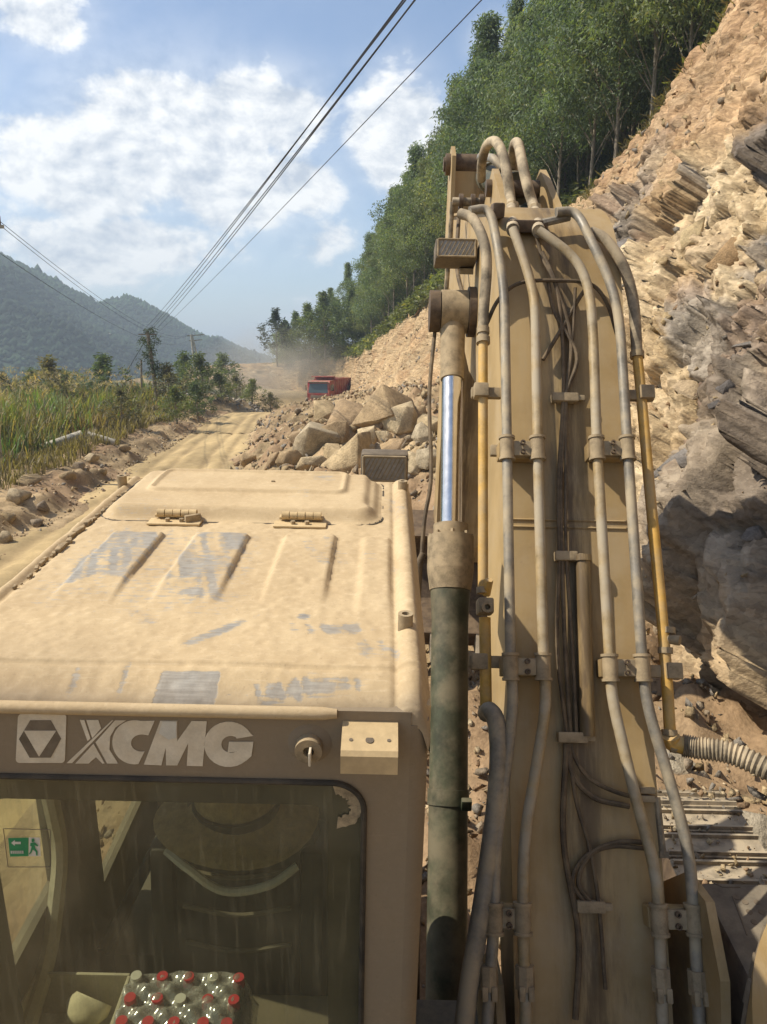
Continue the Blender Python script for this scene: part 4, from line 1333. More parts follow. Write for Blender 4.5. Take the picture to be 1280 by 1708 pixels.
clampset(846, 897, 748); clampset(996, 1047, 748)
clampset(852, 906, 1112); clampset(1018, 1072, 1114)
clampset(825, 872, 1532); clampset(1100, 1158, 1534)
rotb = Matrix.Rotation(EL, 3, 'X')
for p0, p1, py, o_ in ((786, 836, 656, -.02), (1018, 1090, 660, -.03), (782, 850, 1104, -.03), (1072, 1136, 1120, -.03), (818, 846, 752, .0)):
    a_, b_ = bs(p0, py, o_), bs(p1, py, o_)
    m = MB(); m.box((a_ + b_) / 2, ((b_ - a_).x, .042, .026), rotb, ch=.005); br = part('pipe_bracket', m, M['clamp'], boom)
    if py != 752:
        e_ = a_ if p0 < 900 else b_
        sgn = 1 if p0 < 900 else -1
        m = MB(); m.box(e_ + Vector((sgn * .035, 0, 0)) + nn * .02, (.055, .055, .050), rotb, ch=.006); part('clamp_block', m, M['clamp'], br)
# lower couplings
for px, py in ((815, 1632), (876, 1632), (1103, 1635), (1164, 1640)):
    c = bs(px, py, .085); m = MB(); ax_ = rotb @ Vector((0, 1, 0))
    m.cyl(c - ax_ * .03, c + ax_ * .035, PR + .011, 8); part('coupling', m, M['clamp'], boom)
    m = MB()
    for dx in (-.014, .014): m.box(c + rotb @ Vector((dx, -.035, .012)), (.018, .04, .04), rotb, ch=.004)
    part('coupling_lug', m, M['clamp'], boom)

# cables and small hoses in the trough between the pipes
def cab(pts, r=.009, mt='cable', off=.03, name='cable'):
    return pipe(name, [(p[0], p[1], p[2] if len(p) > 2 else off) for p in pts], r, mt, curve=True, n=8)


cab([(810, 545, 0), (832, 500, .03), (868, 472, .05), (930, 468, .06), (985, 474, .05), (1012, 505, .03), (1030, 560, .0)], .008)
cab([(895, 392, .05), (905, 430, .03), (925, 470, .05), (952, 560), (945, 655), (936, 800), (938, 930), (943, 1080), (952, 1225)], .0075)
cab([(905, 420, .04), (928, 475, .05), (938, 560), (940, 660), (932, 800), (933, 930), (930, 1080), (945, 1220)], .007)
cab([(960, 480, .05), (958, 520), (952, 600), (945, 660), (944, 800), (945, 930), (955, 1080), (962, 1225)], .0065)
cab([(915, 470, .05), (925, 520), (962, 590), (950, 640), (938, 668)], .008)
cab([(985, 470, .05), (965, 500), (930, 560), (906, 600)], .008)
cab([(952, 1235), (960, 1265), (985, 1300), (1040, 1325), (1085, 1330)], .0075)
cab([(948, 1235), (955, 1290), (990, 1330), (1050, 1345)], .009)
cab([(985, 1505), (965, 1470), (985, 1425), (1030, 1405), (1075, 1405)], .008)
cab([(975, 1505), (955, 1470), (975, 1430), (1020, 1412), (1075, 1415)], .007)
cab([(950, 1240), (960, 1330), (985, 1420), (1000, 1520), (1010, 1650)], .007)
cab([(945, 1240), (940, 1400), (965, 1560), (960, 1700)], .010)
for px, py, w_ in ((942, 664, .10), (944, 928, .08), (955, 1230, .10), (985, 1512, .09)):
    c = bs(px, py, .03); m = MB(); m.box(c, (w_, .035, .035), rotb, ch=.006); co = part('cable_clamp', m, M['clamp'], boom)
    m = MB(); m.box(c + Vector((w_ * .55, 0, 0)), (.04, .022, .02), rotb, ch=.004); part('clamp_tab', m, M['clamp'], co)
m = MB(); a_, b_ = bs(972, 932, .03), bs(980, 1228, .03); m.tube([a_, b_], .026, 10); m.ring(a_ - ee * .01, a_ + ee * .012, .032, .01, 14); part('grease_tube', m, M['boom'], boom)
m = MB()
for k_, py in enumerate((1318, 1332)): m.box(bs(1078, py, .02), (.05, .02, .04), rotb, ch=.003)
part('junction_block', m, M['clamp'], boom)
m = MB(); m.tube([bs(1096, 1330, .0), bs(1106, 1425, .0)], .012, 8); m.box(bs(1107, 1425, .0), (.03, .02, .02), rotb); part('cover_strip', m, M['hose'], boom)

# big corrugated hose leaving to the right
P0 = bs(1119, 1240, -.02)
pts = [P0, P0 + Vector((.07, -.02, 0)), P0 + Vector((.20, -.08, .01)), P0 + Vector((.36, -.22, -.03)), P0 + Vector((.50, -.40, -.13)), P0 + Vector((.58, -.60, -.30)), P0 + Vector((.62, -.80, -.6))]
pth = spline(pts, 44)
m = MB(); m.tube(pth, .04, 16, True, lambda t: .036 + .0040 * math.sin(t * 2 * math.pi * 70) if t > .10 else .030)
ch_ = part('corrugated_hose', m, M['hose'], boom); ch_['label'] = 'ribbed tan hose curving off to the tank side'
m = MB(); m.tube(fillet([P0 + Vector((-.005, 0, .03)), P0, P0 + Vector((.075, -.02, 0))], .03), .030, 14); part('hose_elbow', m, M['yellow'], boom)

# top of the boom: cross pipes, arm cylinder and its ears
m = MB(); zt_ = zlast + .05
m.tube([(BX0 - .07, 4.9, zt_ + .07), (BX0 + .12, 4.9, zt_ + .07)], .024, 12); m.tube([(BX0 - .07, 4.9, zt_ + .07), (BX0 - .08, 4.95, zt_ - .45)], .014, 8); part('cross_pipe', m, M['hose'], boom)
m = MB()
for x_ in (BX0 - .02, BX0 + .05, BX0 + .10): m.ring((x_ - .012, 4.9, zt_ + .07), (x_ + .012, 4.9, zt_ + .07), .045, .025, 14)
part('pipe_collar', m, M['rust'], boom)
m = MB(); m.tube([bs(905, 372, .05), bs(950, 362, .06)], .016, 8); part('cross_pipe', m, M['pipe'], boom)
for x_ in (.545, .80):
    m = MB(); m.prism([(3.95, zlast + .02), (4.35, zlast + .20), (4.50, zlast + .26), (4.62, zlast + .20), (4.85, zlast + .05)], x_, x_ + .035, 'x')
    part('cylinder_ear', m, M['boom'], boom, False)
pin_a = Vector((.685, 4.48, zlast + .16)); pin_b = Vector((.66, 6.22, .66))
m = MB(); m.cyl(pin_a + Vector((-.17, 0, 0)), pin_a + Vector((.18, 0, 0)), .045, 18); part('cylinder_pin', m, M['rust'], boom)
dv_ = (pin_b - pin_a).normalized()
m = MB(); m.cyl(pin_a, pin_a + dv_ * 1.05, .085, 22); m.cyl(pin_a + dv_ * .98, pin_a + dv_ * 1.12, .10, 22); ac = part('arm_cylinder', m, M['cyl'])
m = MB(); m.cyl(pin_a + dv_ * 1.12, pin_b, .045, 18); part('cylinder_rod', m, M['chrome'], ac)
m = MB(); m.tube(fillet([pin_a + dv_ * .25 + Vector((-.05, 0, .09)), pin_a + dv_ * .3 + Vector((-.10, 0, .14)), pin_a + dv_ * .95 + Vector((-.10, 0, .13)), pin_a + dv_ * 1.0 + Vector((-.06, 0, .06))], .05), .024, 12); part('cylinder_pipe', m, M['pipe'], ac)
# arm: two plates up past the boom tip, the stick below
m = MB(); m.prism([(6.02, tip[1] - .12), (6.10, .76), (6.34, .78), (6.55, .36), (6.75, -.2), (6.85, -2.4), (6.6, -2.6), (6.45, -2.4), (6.25, -.5)], .47, .88, 'x')
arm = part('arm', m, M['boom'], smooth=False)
for x_ in (.435, .885):
    m = MB(); m.prism([(5.93, tip[1] - .30), (5.97, .74), (6.12, .82), (6.30, .76), (6.36, tip[1] - .30)], x_, x_ + .028, 'x'); part('arm_plate', m, M['boom'], arm, False)
m = MB(); m.cyl((.40, 6.14, .70), (.95, 6.14, .70), .075, 20); m.cyl((.385, 6.14, .70), (.40, 6.14, .70), .05, 16); part('arm_pin', m, M['rust'], arm)
m = MB(); m.prism([(6.45, -2.3), (6.9, -2.2), (7.3, -2.5), (7.35, -3.0), (7.0, -3.35), (6.5, -3.4), (6.35, -3.2), (6.9, -3.1), (7.05, -2.8), (6.9, -2.5)], .20, 1.17, 'x'); bk_ = part('bucket', m, M['rust'], smooth=False)
for k in range(5):
    m = MB(); x_ = .24 + k * .21; m.prism([(6.5, -3.41), (6.36, -3.2), (6.2, -3.42)], x_, x_ + .06, 'x'); part('bucket_tooth', m, M['shoe'], bk_, False)
# hoses arching from the boom pipes up to the arm cylinder
for pts in ([(856, 384, .085), onY(853, 345, 4.02), onY(846, 290, 4.15), onY(838, 255, 4.25), onY(826, 236, 4.4), onY(812, 244, 4.55), onY(804, 272, 4.7), onY(803, 300, 4.8)],
            [(899, 386, .085), onY(892, 350, 3.95), onY(880, 310, 4.05), onY(871, 270, 4.15), onY(865, 242, 4.3), onY(859, 240, 4.45), onY(855, 262, 4.6), onY(856, 300, 4.75)]):
    pipe('hose', pts, .026, 'hose', curve=True)
for px, py, y_ in ((855, 352, 4.0), (893, 356, 3.93), (857, 376, 3.85), (900, 380, 3.82)):
    c = onY(px, py, y_); m = MB(); m.cyl(c + Vector((0, -.02, -.03)), c + Vector((0, .02, .03)), .034, 8); part('hose_fitting', m, M['clamp'], boom)
m = MB(); m.box(bs(830, 352, .04), (.05, .10, .06), ch=.01); m.box(bs(880, 378, .03), (.16, .06, .05), ch=.01); part('pipe_support', m, M['rust'], boom)
m = MB(); m.tube(spline([(BX0 - .02, 5.0, zt_), (BX0 - .05, 4.6, zt_ - .3), (BX0 - .02, 4.2, zt_ - .5)], 8), .012, 8); part('cable', m, M['cable'], boom)

# boom lamp on the left flank
bl = work_light('boom_lamp', (.345, 4.22, .055), .215, .105, .16, tilt=R(-20), lattice=9)
m = MB(); m.box((.41, 4.25, -.03), (.07, .05, .03)); part('lamp_arm', m, M['clamp'], bl)

# ---------------- boom cylinders
def boom_cylinder(dx):
    E_ = Vector((.345 + dx, 4.2, -.235)); Bq = Vector((.30 + dx, 2.35, -2.95))
    d_ = (Bq - E_); at = lambda t: E_ + d_ * t
    m = MB(); m.cyl(at(.50), at(1.08), .086, 28); m.cyl(at(.455), at(.50), .094, 28, .086); bc_ = part('boom_cylinder', m, M['cyl'])
    m = MB(); m.cyl(at(.375), at(.425), .112, 28); m.cyl(at(.425), at(.455), .112, 28, .098); m.cyl(at(.357), at(.375), .085, 24); part('cylinder_gland', m, M['clamp'], bc_)
    m = MB()
    un = d_.normalized(); s1 = Vector((1, 0, 0)); s2 = un.cross(s1)
    for k in range(8):
        a_ = 2 * math.pi * k / 8; q = at(.375) + (s1 * math.cos(a_) + s2 * math.sin(a_)) * .098; m.cyl(q, q - un * .016, .011, 6)
    part('gland_bolt', m, M['clamp'], bc_)
    m = MB(); m.cyl(at(.118), at(.36), .053, 32); part('piston_rod', m, M['chrome'], bc_)
    m = MB(); m.cyl(at(.02), at(.120), .066, 26, .060); m.cyl(E_ + Vector((-.065, 0, 0)), E_ + Vector((.075, 0, 0)), .112, 28); part('rod_eye', m, M['clamp'], bc_)
    m = MB(); m.cyl(E_ + Vector((-.125, 0, 0)), E_ + Vector((-.070, 0, 0)), .108, 24); part('pin_cap', m, M['rust'], bc_)
    m = MB(); m.cyl(E_ + Vector((.078, 0, 0)), E_ + Vector((.115, 0, 0)), .13, 24); part('pin_boss', m, M['rust'], bc_)
    m = MB(); m.ring(at(.725), at(.745), .092, .084, 28); q = at(.735) + Vector((.07, -.085, .03)); m.box(q, (.045, .03, .05), ch=.006); part('cylinder_band', m, M['cyl'], bc_)
    m = MB(); m.tube(fillet([at(.40) + Vector((-.13, 0, 0)), at(.42) + Vector((-.155, .02, 0)), at(.75) + Vector((-.14, .05, 0)), at(1) + Vector((-.12, .1, 0))], .06), .017, 10)
    part('cylinder_line', m, M['cable'], bc_)
    m = MB(); m.tube(spline([at(.03) + Vector((-.09, .05, -.02)), at(.15) + Vector((-.115, .02, 0)), at(.28) + Vector((-.10, .0, 0)), at(.36) + Vector((-.13, .02, 0)), at(.5) + Vector((-.15, .05, 0))], 8), .010, 8); part('grease_line', m, M['cable'], bc_)
    return bc_


boom_cylinder(0.0)
boom_cylinder(.69)

# ---------------- upper deck, tool box, hood, tracks
m = MB(); m.box((.65, .45, -2.72), (3.0, 3.5, .18), ch=.03); deck = part('upper_frame', m, M['deck'])
m = MB(); m.box((.65, -.55, -2.10), (2.9, 2.0, .72), ch=.06); part('engine_hood', m, M['deck'])
tb = MB(); tx0, tx1, ty0, ty1, tz = 1.115, 2.05, .95, 2.13, -2.00
tb.box(((tx0 + tx1) / 2, (ty0 + ty1) / 2, (tz - 2.56) / 2), (tx1 - tx0, ty1 - ty0, tz * -1 * -1 + 2.56), ch=.015)
tool = part('tool_box', tb, M['deck']); tool['label'] = 'dark metal box beside the boom foot with drilled holes'
for px, py in ((1229, 1497), (1243, 1505), (1263, 1505), (1250, 1521), (1270, 1521), (1258, 1538)):
    c = onZ(px, py, tz); m = MB(); m.cyl((c.x, c.y, tz - .004), (c.x, c.y, tz + .0015), .0105, 14); part('drain_hole', m, M['badgedark'], tool)
m = MB(); a_, b_ = onZ(1222, 1495, tz), onZ(1246, 1560, tz); m.tube([a_, b_], .003, 6); m.tube([onZ(1190, 1472, tz), onZ(1205, 1480, tz), onZ(1235, 1480, tz)], .003, 6); part('plate_seam', m, M['badgedark'], tool)
gp = [onZ(1330, 1470, -1.80), onZ(1290, 1520, -1.80), onZ(1262, 1590, -1.82), onZ(1255, 1660, -1.86), onZ(1258, 1740, -1.95)]
m = MB(); pth = spline(gp, 8)
V = []; F = []
for i, p in enumerate(pth):
    V += [p, p + Vector((.16, .02, .0)), p + Vector((.16, .02, -.16)), p + Vector((0, 0, -.16))]
for i in range(len(pth) - 1):
    for j in range(4): F.append((i * 4 + j, i * 4 + (j + 1) % 4, (i + 1) * 4 + (j + 1) % 4, (i + 1) * 4 + j))
F += [(0, 1, 2, 3), tuple(4 * len(pth) - 1 - k for k in range(4))]
m.add(V, F); gd = part('yellow_guard', m, M['boom'])
for k in range(3):
    i = 10 + k * 5; p = pth[i] + Vector((-.002, -.002, -.02)); q = pth[i + 3] + Vector((-.002, -.002, -.14))
    m = MB(); m.tube([p, q], .010, 6); part('guard_slot', m, M['badgedark'], gd)


def track(x0, x1):
    ya, yb, zt2, zb2, rr_ = -.15, 3.55, -2.87, -3.78, .44
    zc = (zt2 + zb2) / 2
    m = MB(); m.box(((x0 + x1) / 2, (ya + yb) / 2, zc - .02), (x1 - x0 - .22, yb - ya, .5), ch=.06); tk = part('track', m, M['rust'])
    for y_ in (ya, yb):
        m = MB(); m.cyl((x0 + .14, y_, zc), (x1 - .14, y_, zc), rr_ - .06, 24); part('track_wheel', m, M['rust'], tk)
    L = []; per = 2 * (yb - ya) + 2 * math.pi * rr_; n_ = int(per / .19)
    sm = MB(); sm.box((0, 0, 0), (x1 - x0, .176, .022), ch=.004)
    for gy in (-.07, .055): sm.box((0, gy, .022), (x1 - x0 - .004, .014, .024))
    me_ = None
    for k in range(n_):
        s = k * per / n_
        if s < yb - ya: p, a_ = (ya + s, zt2), 0
        elif s < yb - ya + math.pi * rr_:
            t_ = (s - (yb - ya)) / rr_; p, a_ = (yb + rr_ * math.sin(t_), zc + (zt2 - zc) * math.cos(t_)), -t_
        elif s < 2 * (yb - ya) + math.pi * rr_: p, a_ = (yb - (s - (yb - ya) - math.pi * rr_), zb2), math.pi
        else:
            t_ = (s - 2 * (yb - ya) - math.pi * rr_) / rr_; p, a_ = (ya - rr_ * math.sin(t_), zc - (zt2 - zc) * math.cos(t_)), math.pi - t_
        if me_ is None:
            o = sm.build('track_shoe', M['shoe'], tk, False); me_ = o.data
        else:
            o = link('track_shoe', me_, None, tk)
        o.location = Vector(((x0 + x1) / 2, p[0], p[1])) - BASE
        o.rotation_euler = (a_, 0, 0)


track(1.50, 2.02)
track(-.65, -.13)
m = MB(); m.cyl((.685, 1.6, -3.0), (.685, 1.6, -2.72), .62, 36); m.box((.685, 1.6, -3.2), (2.0, 1.4, .3), ch=.05); part('undercarriage', m, M['rust'])

# ---------------- things lying in the cab
def mthing(name, base, label, cat, group=None):
    o = empty(name, label=label, cat=cat, group=group); o.matrix_world = MW @ Matrix.Translation(base); return o


def mpart(name, mb, mt, parent, base, smooth=True): return local(mb.build(name, mt, parent, smooth), Vector(base))


bs_ = Vector((-.735, 1.39, -1.854))
t = mthing('storage_tray', bs_, 'open cream plastic tray on the shelf behind the cab seat', 'tray')
m = MB(); x0, x1, y0, y1, zt_, zb_ = -.85, -.615, 1.30, 1.48, -1.715, -1.853
for c, s in ((((x0 + x1) / 2, y0, (zt_ + zb_) / 2), (x1 - x0, .008, zt_ - zb_)), (((x0 + x1) / 2, y1, (zt_ + zb_) / 2), (x1 - x0, .008, zt_ - zb_)), ((x0, (y0 + y1) / 2, (zt_ + zb_) / 2), (.008, y1 - y0 - .008, zt_ - zb_)), ((x1, (y0 + y1) / 2, (zt_ + zb_) / 2), (.008, y1 - y0 - .008, zt_ - zb_))): m.box(c, s, ch=.002)
mpart('tray_wall', m, M['tray'], t, bs_)
m = MB(); m.box(((x0 + x1) / 2, (y0 + y1) / 2, zb_ + .004), (x1 - x0 - .009, y1 - y0 - .009, .007)); mpart('tray_bottom', m, M['tray'], t, bs_)
rg = np.random.default_rng(4); hv, hf = hull(26, rg, .060, .045, .05, 0, .2)
b2 = Vector((-.70, 1.41, -1.745))
o = link('paper_roll', npmesh('paper_roll', hv, hf), simple('cream_paper', (.62, .56, .38), .8)); o.matrix_world = MW @ Matrix.Translation(b2)
tag(o, 'crumpled cream paper bundle lying in the plastic tray', 'paper')
b3 = Vector((-.42, 1.36, -1.854))
bt = mthing('bottle_pack', b3, 'shrink-wrapped pack of drink bottles with red caps behind the seat', 'bottles')
rk = random.Random(9)
for r_ in range(3):
    for c_ in range(5):
        x_ = -.565 + c_ * .060 + .004 * rk.uniform(-1, 1); y_ = 1.29 + r_ * .058
        m = MB(); pr_ = [(0, .026), (.02, .029), (.13, .029), (.165, .020), (.185, .0125), (.20, .0125)]
        n_ = 14; V = []; F = []
        for h_, q in pr_:
            for k in range(n_): V.append((x_ + q * math.cos(2 * math.pi * k / n_), y_ + q * math.sin(2 * math.pi * k / n_), -1.853 + h_))
        for i in range(len(pr_) - 1):
            for k in range(n_): F.append((i * n_ + k, i * n_ + (k + 1) % n_, (i + 1) * n_ + (k + 1) % n_, (i + 1) * n_ + k))
        m.add(V, F); bo = mpart('bottle', m, M['clear'], bt, b3)
        m = MB(); m.cyl((x_, y_, -1.853 + .198), (x_, y_, -1.853 + .222), .0145, 14, .013)
        mpart('bottle_cap', m, M['redcap'] if (c_ + r_ * 2) % 3 != 1 or r_ == 0 else M['white'], bo, b3)
# loose film over the pack
A_, B_ = np.meshgrid(np.linspace(-.62, -.285, 34), np.linspace(1.245, 1.455, 26), indexing='ij'); fa, fb_ = A_.ravel(), B_.ravel()
pf = np.stack([fa, fb_, 0 * fa], 1)
eg = np.minimum(np.minimum(fa + .62, -.285 - fa), np.minimum(fb_ - 1.245, 1.455 - fb_))
zf = -1.640 - .14 * (1 - sstep(eg, 0, .035)) + .010 * perlin(pf * 24, 2) + .012 * np.cos((fa + .565) / .060 * 2 * math.pi) * np.cos((fb_ - 1.29) / .058 * 2 * math.pi)
o = link('plastic_film', npmesh('plastic_film', np.stack([fa, fb_, zf], 1) - np.array(b3), gridfaces(34, 26), True), M['film'], bt)
b4 = Vector((-.35, 1.60, -1.30))
ht = mthing('straw_hat', b4, 'wide-brimmed hat resting on the headrest of the cab seat', 'hat')
m = MB(); n_ = 30; V = []; F = []
prof = [(0, .12), (.05, .118), (.085, .10), (.10, .06), (.105, .02), (.13, .004), (.17, -.004), (.205, -.02)]
for q, h_ in prof[1:]:
    for k in range(n_): V.append(b4 + Vector((q * math.cos(2 * math.pi * k / n_), q * .92 * math.sin(2 * math.pi * k / n_), h_ + .012 * math.sin(2 * k * 2 * math.pi / n_) * q / .2)))
for i in range(len(prof) - 2):
    for k in range(n_): F.append((i * n_ + k, i * n_ + (k + 1) % n_, (i + 1) * n_ + (k + 1) % n_, (i + 1) * n_ + k))
F.append(tuple(range(n_)))
m.add(V, F); mpart('brim', m, M['straw'], ht, b4)
m = MB(); m.ring(b4 + Vector((0, 0, .008)), b4 + Vector((0, 0, .03)), .110, .10, 30); mpart('hat_band', m, M['black'], ht, b4)


# ------------------------------------------------------------------ stones
rg = np.random.default_rng(21)
SM = [hull(int(rg.integers(7, 10)), rg, 1, rg.uniform(.5, 1), rg.uniform(.3, .75), 0, .9) for k in range(16)]
STN = np.array([(.42, .32, .19), (.35, .26, .15), (.47, .375, .245), (.29, .23, .165), (.26, .23, .195), (.30, .20, .12)])


def ground_hit(px, py, y0=6.0, y1=140.0):
    r_ = ray(px, py); ts = np.linspace(y0, y1, 3000) / r_[1]
    q = r_[None] * ts[:, None]; q[:, 2] += CAM_H
    h = q[:, 2] - ground_z(q[:, 0], q[:, 1], False)
    i = np.where(h <= 0)[0]
    return q[i[0]] if len(i) else q[-1]


def gravel(name, x, y, size, label, tones=None, sink=.25, cat_z=None, gray=0.0):
    n = len(x); z_ = ground_z(x, y) if cat_z is None else cat_z
    tn = STN[rg.integers(0, len(STN), n)] * rg.uniform(.75, 1.2, (n, 1))
    if gray: tn = tn * (1 - gray) + np.array((.33, .32, .30)) * gray * rg.uniform(.7, 1.2, (n, 1))
    V, F, C = scatter(SM, np.stack([x, y, z_ + size * sink], 1), size, rotmats(n, rg), tn)
    o = link(name, npmesh(name, V, F, False, None, C), M['stone'])
    return tag(o, label, kind='stuff')


# rubble between the road and the cut, the road shoulder, the berm, the left bank
n = 10500
y_ = 9 + 58 * rg.random(n) ** 1.5; f_ = rg.random(n) ** .75
x_ = xr(y_) - .45 + f_ * (np.interp(y_, YT, XT) - xr(y_) + .8)
s_ = .028 + .17 * rg.random(n) ** 4.0; s_ *= np.clip(y_ / 16, .7, 1.3)
gravel('rubble', x_, y_, s_, 'small broken stones of the rubble heap beside the road')
n = 1500; y_ = rg.uniform(66, 74, n); x_ = rg.uniform(-24, -7, n)
gravel('road_end_rubble', x_, y_, .07 + .22 * rg.random(n) ** 2, 'grey stones of the low heap closing the far end of the road', gray=.7)
n = 4200; y_ = rg.uniform(9, 60, n); x_ = xl(y_) + .3 - 4.2 * rg.random(n) ** 1.7
gravel('bank_rubble', x_, y_, (.02 + .085 * rg.random(n) ** 4) * np.clip(y_ / 20, .7, 1.3), 'loose stones and clods on the left road bank')
n = 6500; y_ = rg.uniform(2.5, 9, n); x_ = rg.uniform(-2.4, 3.0, n)
gravel('yard_rubble', x_, y_, .012 + .09 * rg.random(n) ** 4, 'stones lying round the excavator tracks')
n = 7000; iy = rg.integers(0, len(CUT_Y), n * 3); iv = rg.integers(8, len(CUT_S) - 12, n * 3)
kp = (CUT_Y[iy] > 2) & (CUT_Y[iy] < 75)
iy, iv = iy[kp][:n], iv[kp][:n]; q = CUT_V[iy, iv]; m_ = len(q)
sz = (.02 + .13 * rg.random(m_) ** 4) * np.clip(CUT_Y[iy] / 16, .3, 1.6)
tn = STN[rg.integers(0, len(STN), m_)] * rg.uniform(.75, 1.2, (m_, 1))
V, F, C = scatter(SM, q, sz, rotmats(m_, rg), tn)
tag(link('slope_debris', npmesh('slope_debris', V, F, False, None, C), M['stone'], rock_face), kind='stuff')

n = 420; q = np.stack([rg.uniform(1.5, 2.03, n), rg.uniform(2.2, 3.75, n), np.full(n, -2.845)], 1)
q = np.array([(MW @ Vector(v))[:] for v in q]); sz = .006 + .035 * rg.random(n) ** 3
V, F, C = scatter(SM, q, sz, rotmats(n, rg), STN[rg.integers(0, len(STN), n)])
tag(link('track_dirt', npmesh('track_dirt', V, F, False, None, C), M['stone']), 'crumbs of soil and stone lying on the right track', kind='stuff')

# separate blocks standing out of the cut, each in the colour of the rock it sits in
BL = []; BLT = []
for k in range(14):
    V, F = hull(int(rg.integers(10, 15)), rg, 1, rg.uniform(.5, .8), rg.uniform(.16, .40), .02, .9)
    tnb = [(.50, .385, .225), (.44, .325, .18), (.55, .43, .27), (.36, .24, .13), (.25, .225, .205), (.20, .18, .17), (.40, .30, .19)][k % 7]
    me = npmesh('rock', V, F, False, None, np.tile(tnb, (len(V), 1))); me.materials.append(M['stone']); BL.append(me); BLT.append(tnb)
BLT = np.array(BLT); CT = CUT_T
for k in range(230):
    i = int(np.searchsorted(CUT_Y, 2.2 + 26 * rg.random() ** 1.3)); j = int(rg.integers(25, 250))
    if CUT_S[j] > .82: continue
    p = CUT_V[i, j]; nr = CUT_N[i, j]; nr = nr if nr[0] < 0 else -nr
    dd = ((BLT - CT[i, j]) ** 2).sum(1) + rg.random(14) * .006
    o = link('rock', BL[int(dd.argmin())], None, rock_face)
    s = float((.10 + .40 * rg.random() ** 2.0) * np.clip(CUT_Y[i] / 9, .4, 1.4))
    o.scale = (s, s, s); o.location = Vector(p) - Vector(nr) * s * .12
    o.rotation_euler = (R(32) + rg.normal() * .25, rg.normal() * .3 + R(-35), rg.normal() * .4)

# boulders of the heap beyond the cab roof
BO = [  # px, py of the foot, width px, height px, shape seed
    (640, 708, 92, 62, 1), (672, 722, 62, 54, 2), (585, 712, 84, 46, 3), (528, 758, 70, 68, 4), (590, 782, 92, 70, 5), (560, 738, 52, 44, 6), (622, 742, 44, 40, 7),
    (655, 765, 46, 40, 8), (706, 745, 34, 52, 9), (722, 730, 44, 46, 10), (482, 778, 48, 30, 11), (528, 786, 70, 34, 12), (452, 780, 40, 26, 13), (610, 770, 40, 40, 14), (545, 700, 46, 34, 15), (695, 705, 36, 34, 16), (640, 742, 30, 28, 17), (500, 742, 36, 30, 18), (718, 775, 40, 34, 19), (560, 768, 40, 32, 20), (415, 775, 30, 20, 21), (690, 785, 46, 36, 22)]
for px, py, w_, h_, sd in BO:
    q = ground_hit(px, py, 13.5, 60); dist = q[1]
    rb_ = np.random.default_rng(100 + sd)
    sx = w_ / FPX * dist * .72; sz_ = h_ / FPX * dist * .68
    V, F = hull(15, rb_, sx, sx * rb_.uniform(.75, 1.0), sz_, .025 * sx, .95)
    # finer broken surface
    bm = bmesh.new(); vs_ = [bm.verts.new(v) for v in V]; bm.faces.new
    for f in F:
        try: bm.faces.new([vs_[i] for i in f])
        except ValueError: pass
    bmesh.ops.subdivide_edges(bm, edges=bm.edges[:], cuts=2, use_grid_fill=True)
    bm.verts.index_update(); V = np.array([v.co[:] for v in bm.verts]); F = [[v.index for v in f.verts] for f in bm.faces]; bm.free()
    V = V + .016 * sx * np.stack([perlin(V * 3 / sx + sd, 1), perlin(V * 3 / sx + sd, 2), perlin(V * 3 / sx + sd, 3)], 1)
    tn = np.array([(.44, .335, .20), (.37, .27, .16), (.49, .39, .25), (.33, .235, .14), (.39, .32, .22)])[sd % 5][None] * (.85 + .3 * (.5 + .5 * perlin(V * 2 / sx, 9)))[:, None]
    tri = np.array([f for f in F if len(f) == 3]); 
    me = npmesh('boulder', V, tri, False, None, tn)
    o = link('boulder', me, M['stone']); a_ = rb_.uniform(-.35, .35)
    o.location = (q[0], q[1] + sx * .4, q[2] + sz_ * .42); o.rotation_euler = (rb_.uniform(-.3, .3), a_, rb_.uniform(-.8, .8))
    big_ = sx * sz_; asp_ = w_ / h_
    lb = ('huge ' if big_ > .32 else 'large ' if big_ > .16 else 'mid-sized ' if big_ > .07 else 'small ') + ('flat ' if asp_ > 1.55 else 'upright ' if asp_ < .95 else 'blocky ') + ['ochre', 'brown', 'pale cream', 'dark brown', 'greyish tan'][sd % 5] + ' boulder in the rubble heap beyond the cab roof'
    tag(o, lb, 'boulder', 'boulders of the rubble heap')
for px, py, w_, h_, sd in ((45, 812, 46, 30, 1), (28, 838, 60, 32, 2), (70, 850, 30, 20, 3), (12, 872, 36, 26, 4), (110, 800, 30, 18, 5), (150, 772, 34, 20, 6), (60, 878, 24, 16, 7), (170, 790, 24, 16, 8), (205, 752, 26, 14, 9), (8, 905, 30, 26, 10), (130, 785, 26, 18, 11)):
    q = ground_hit(px, py, 10, 60); rb_ = np.random.default_rng(300 + sd); sx = w_ / FPX * q[1] * .6; sz_ = h_ / FPX * q[1] * .62
    V, F = hull(14, rb_, sx, sx * .8, sz_, .06 * sx, .6)
    o = link('boulder', npmesh('boulder', V, F, False, None, np.tile(STN[sd % 4] * .9, (len(V), 1))), M['stone'])
    o.location = (q[0], q[1] + sx * .3, q[2] + sz_ * .45); o.rotation_euler = (0, rb_.uniform(-.2, .2), rb_.uniform(0, 6))
    tag(o, 'brown stone lying on the left road bank', 'stone', 'stones on the left bank')
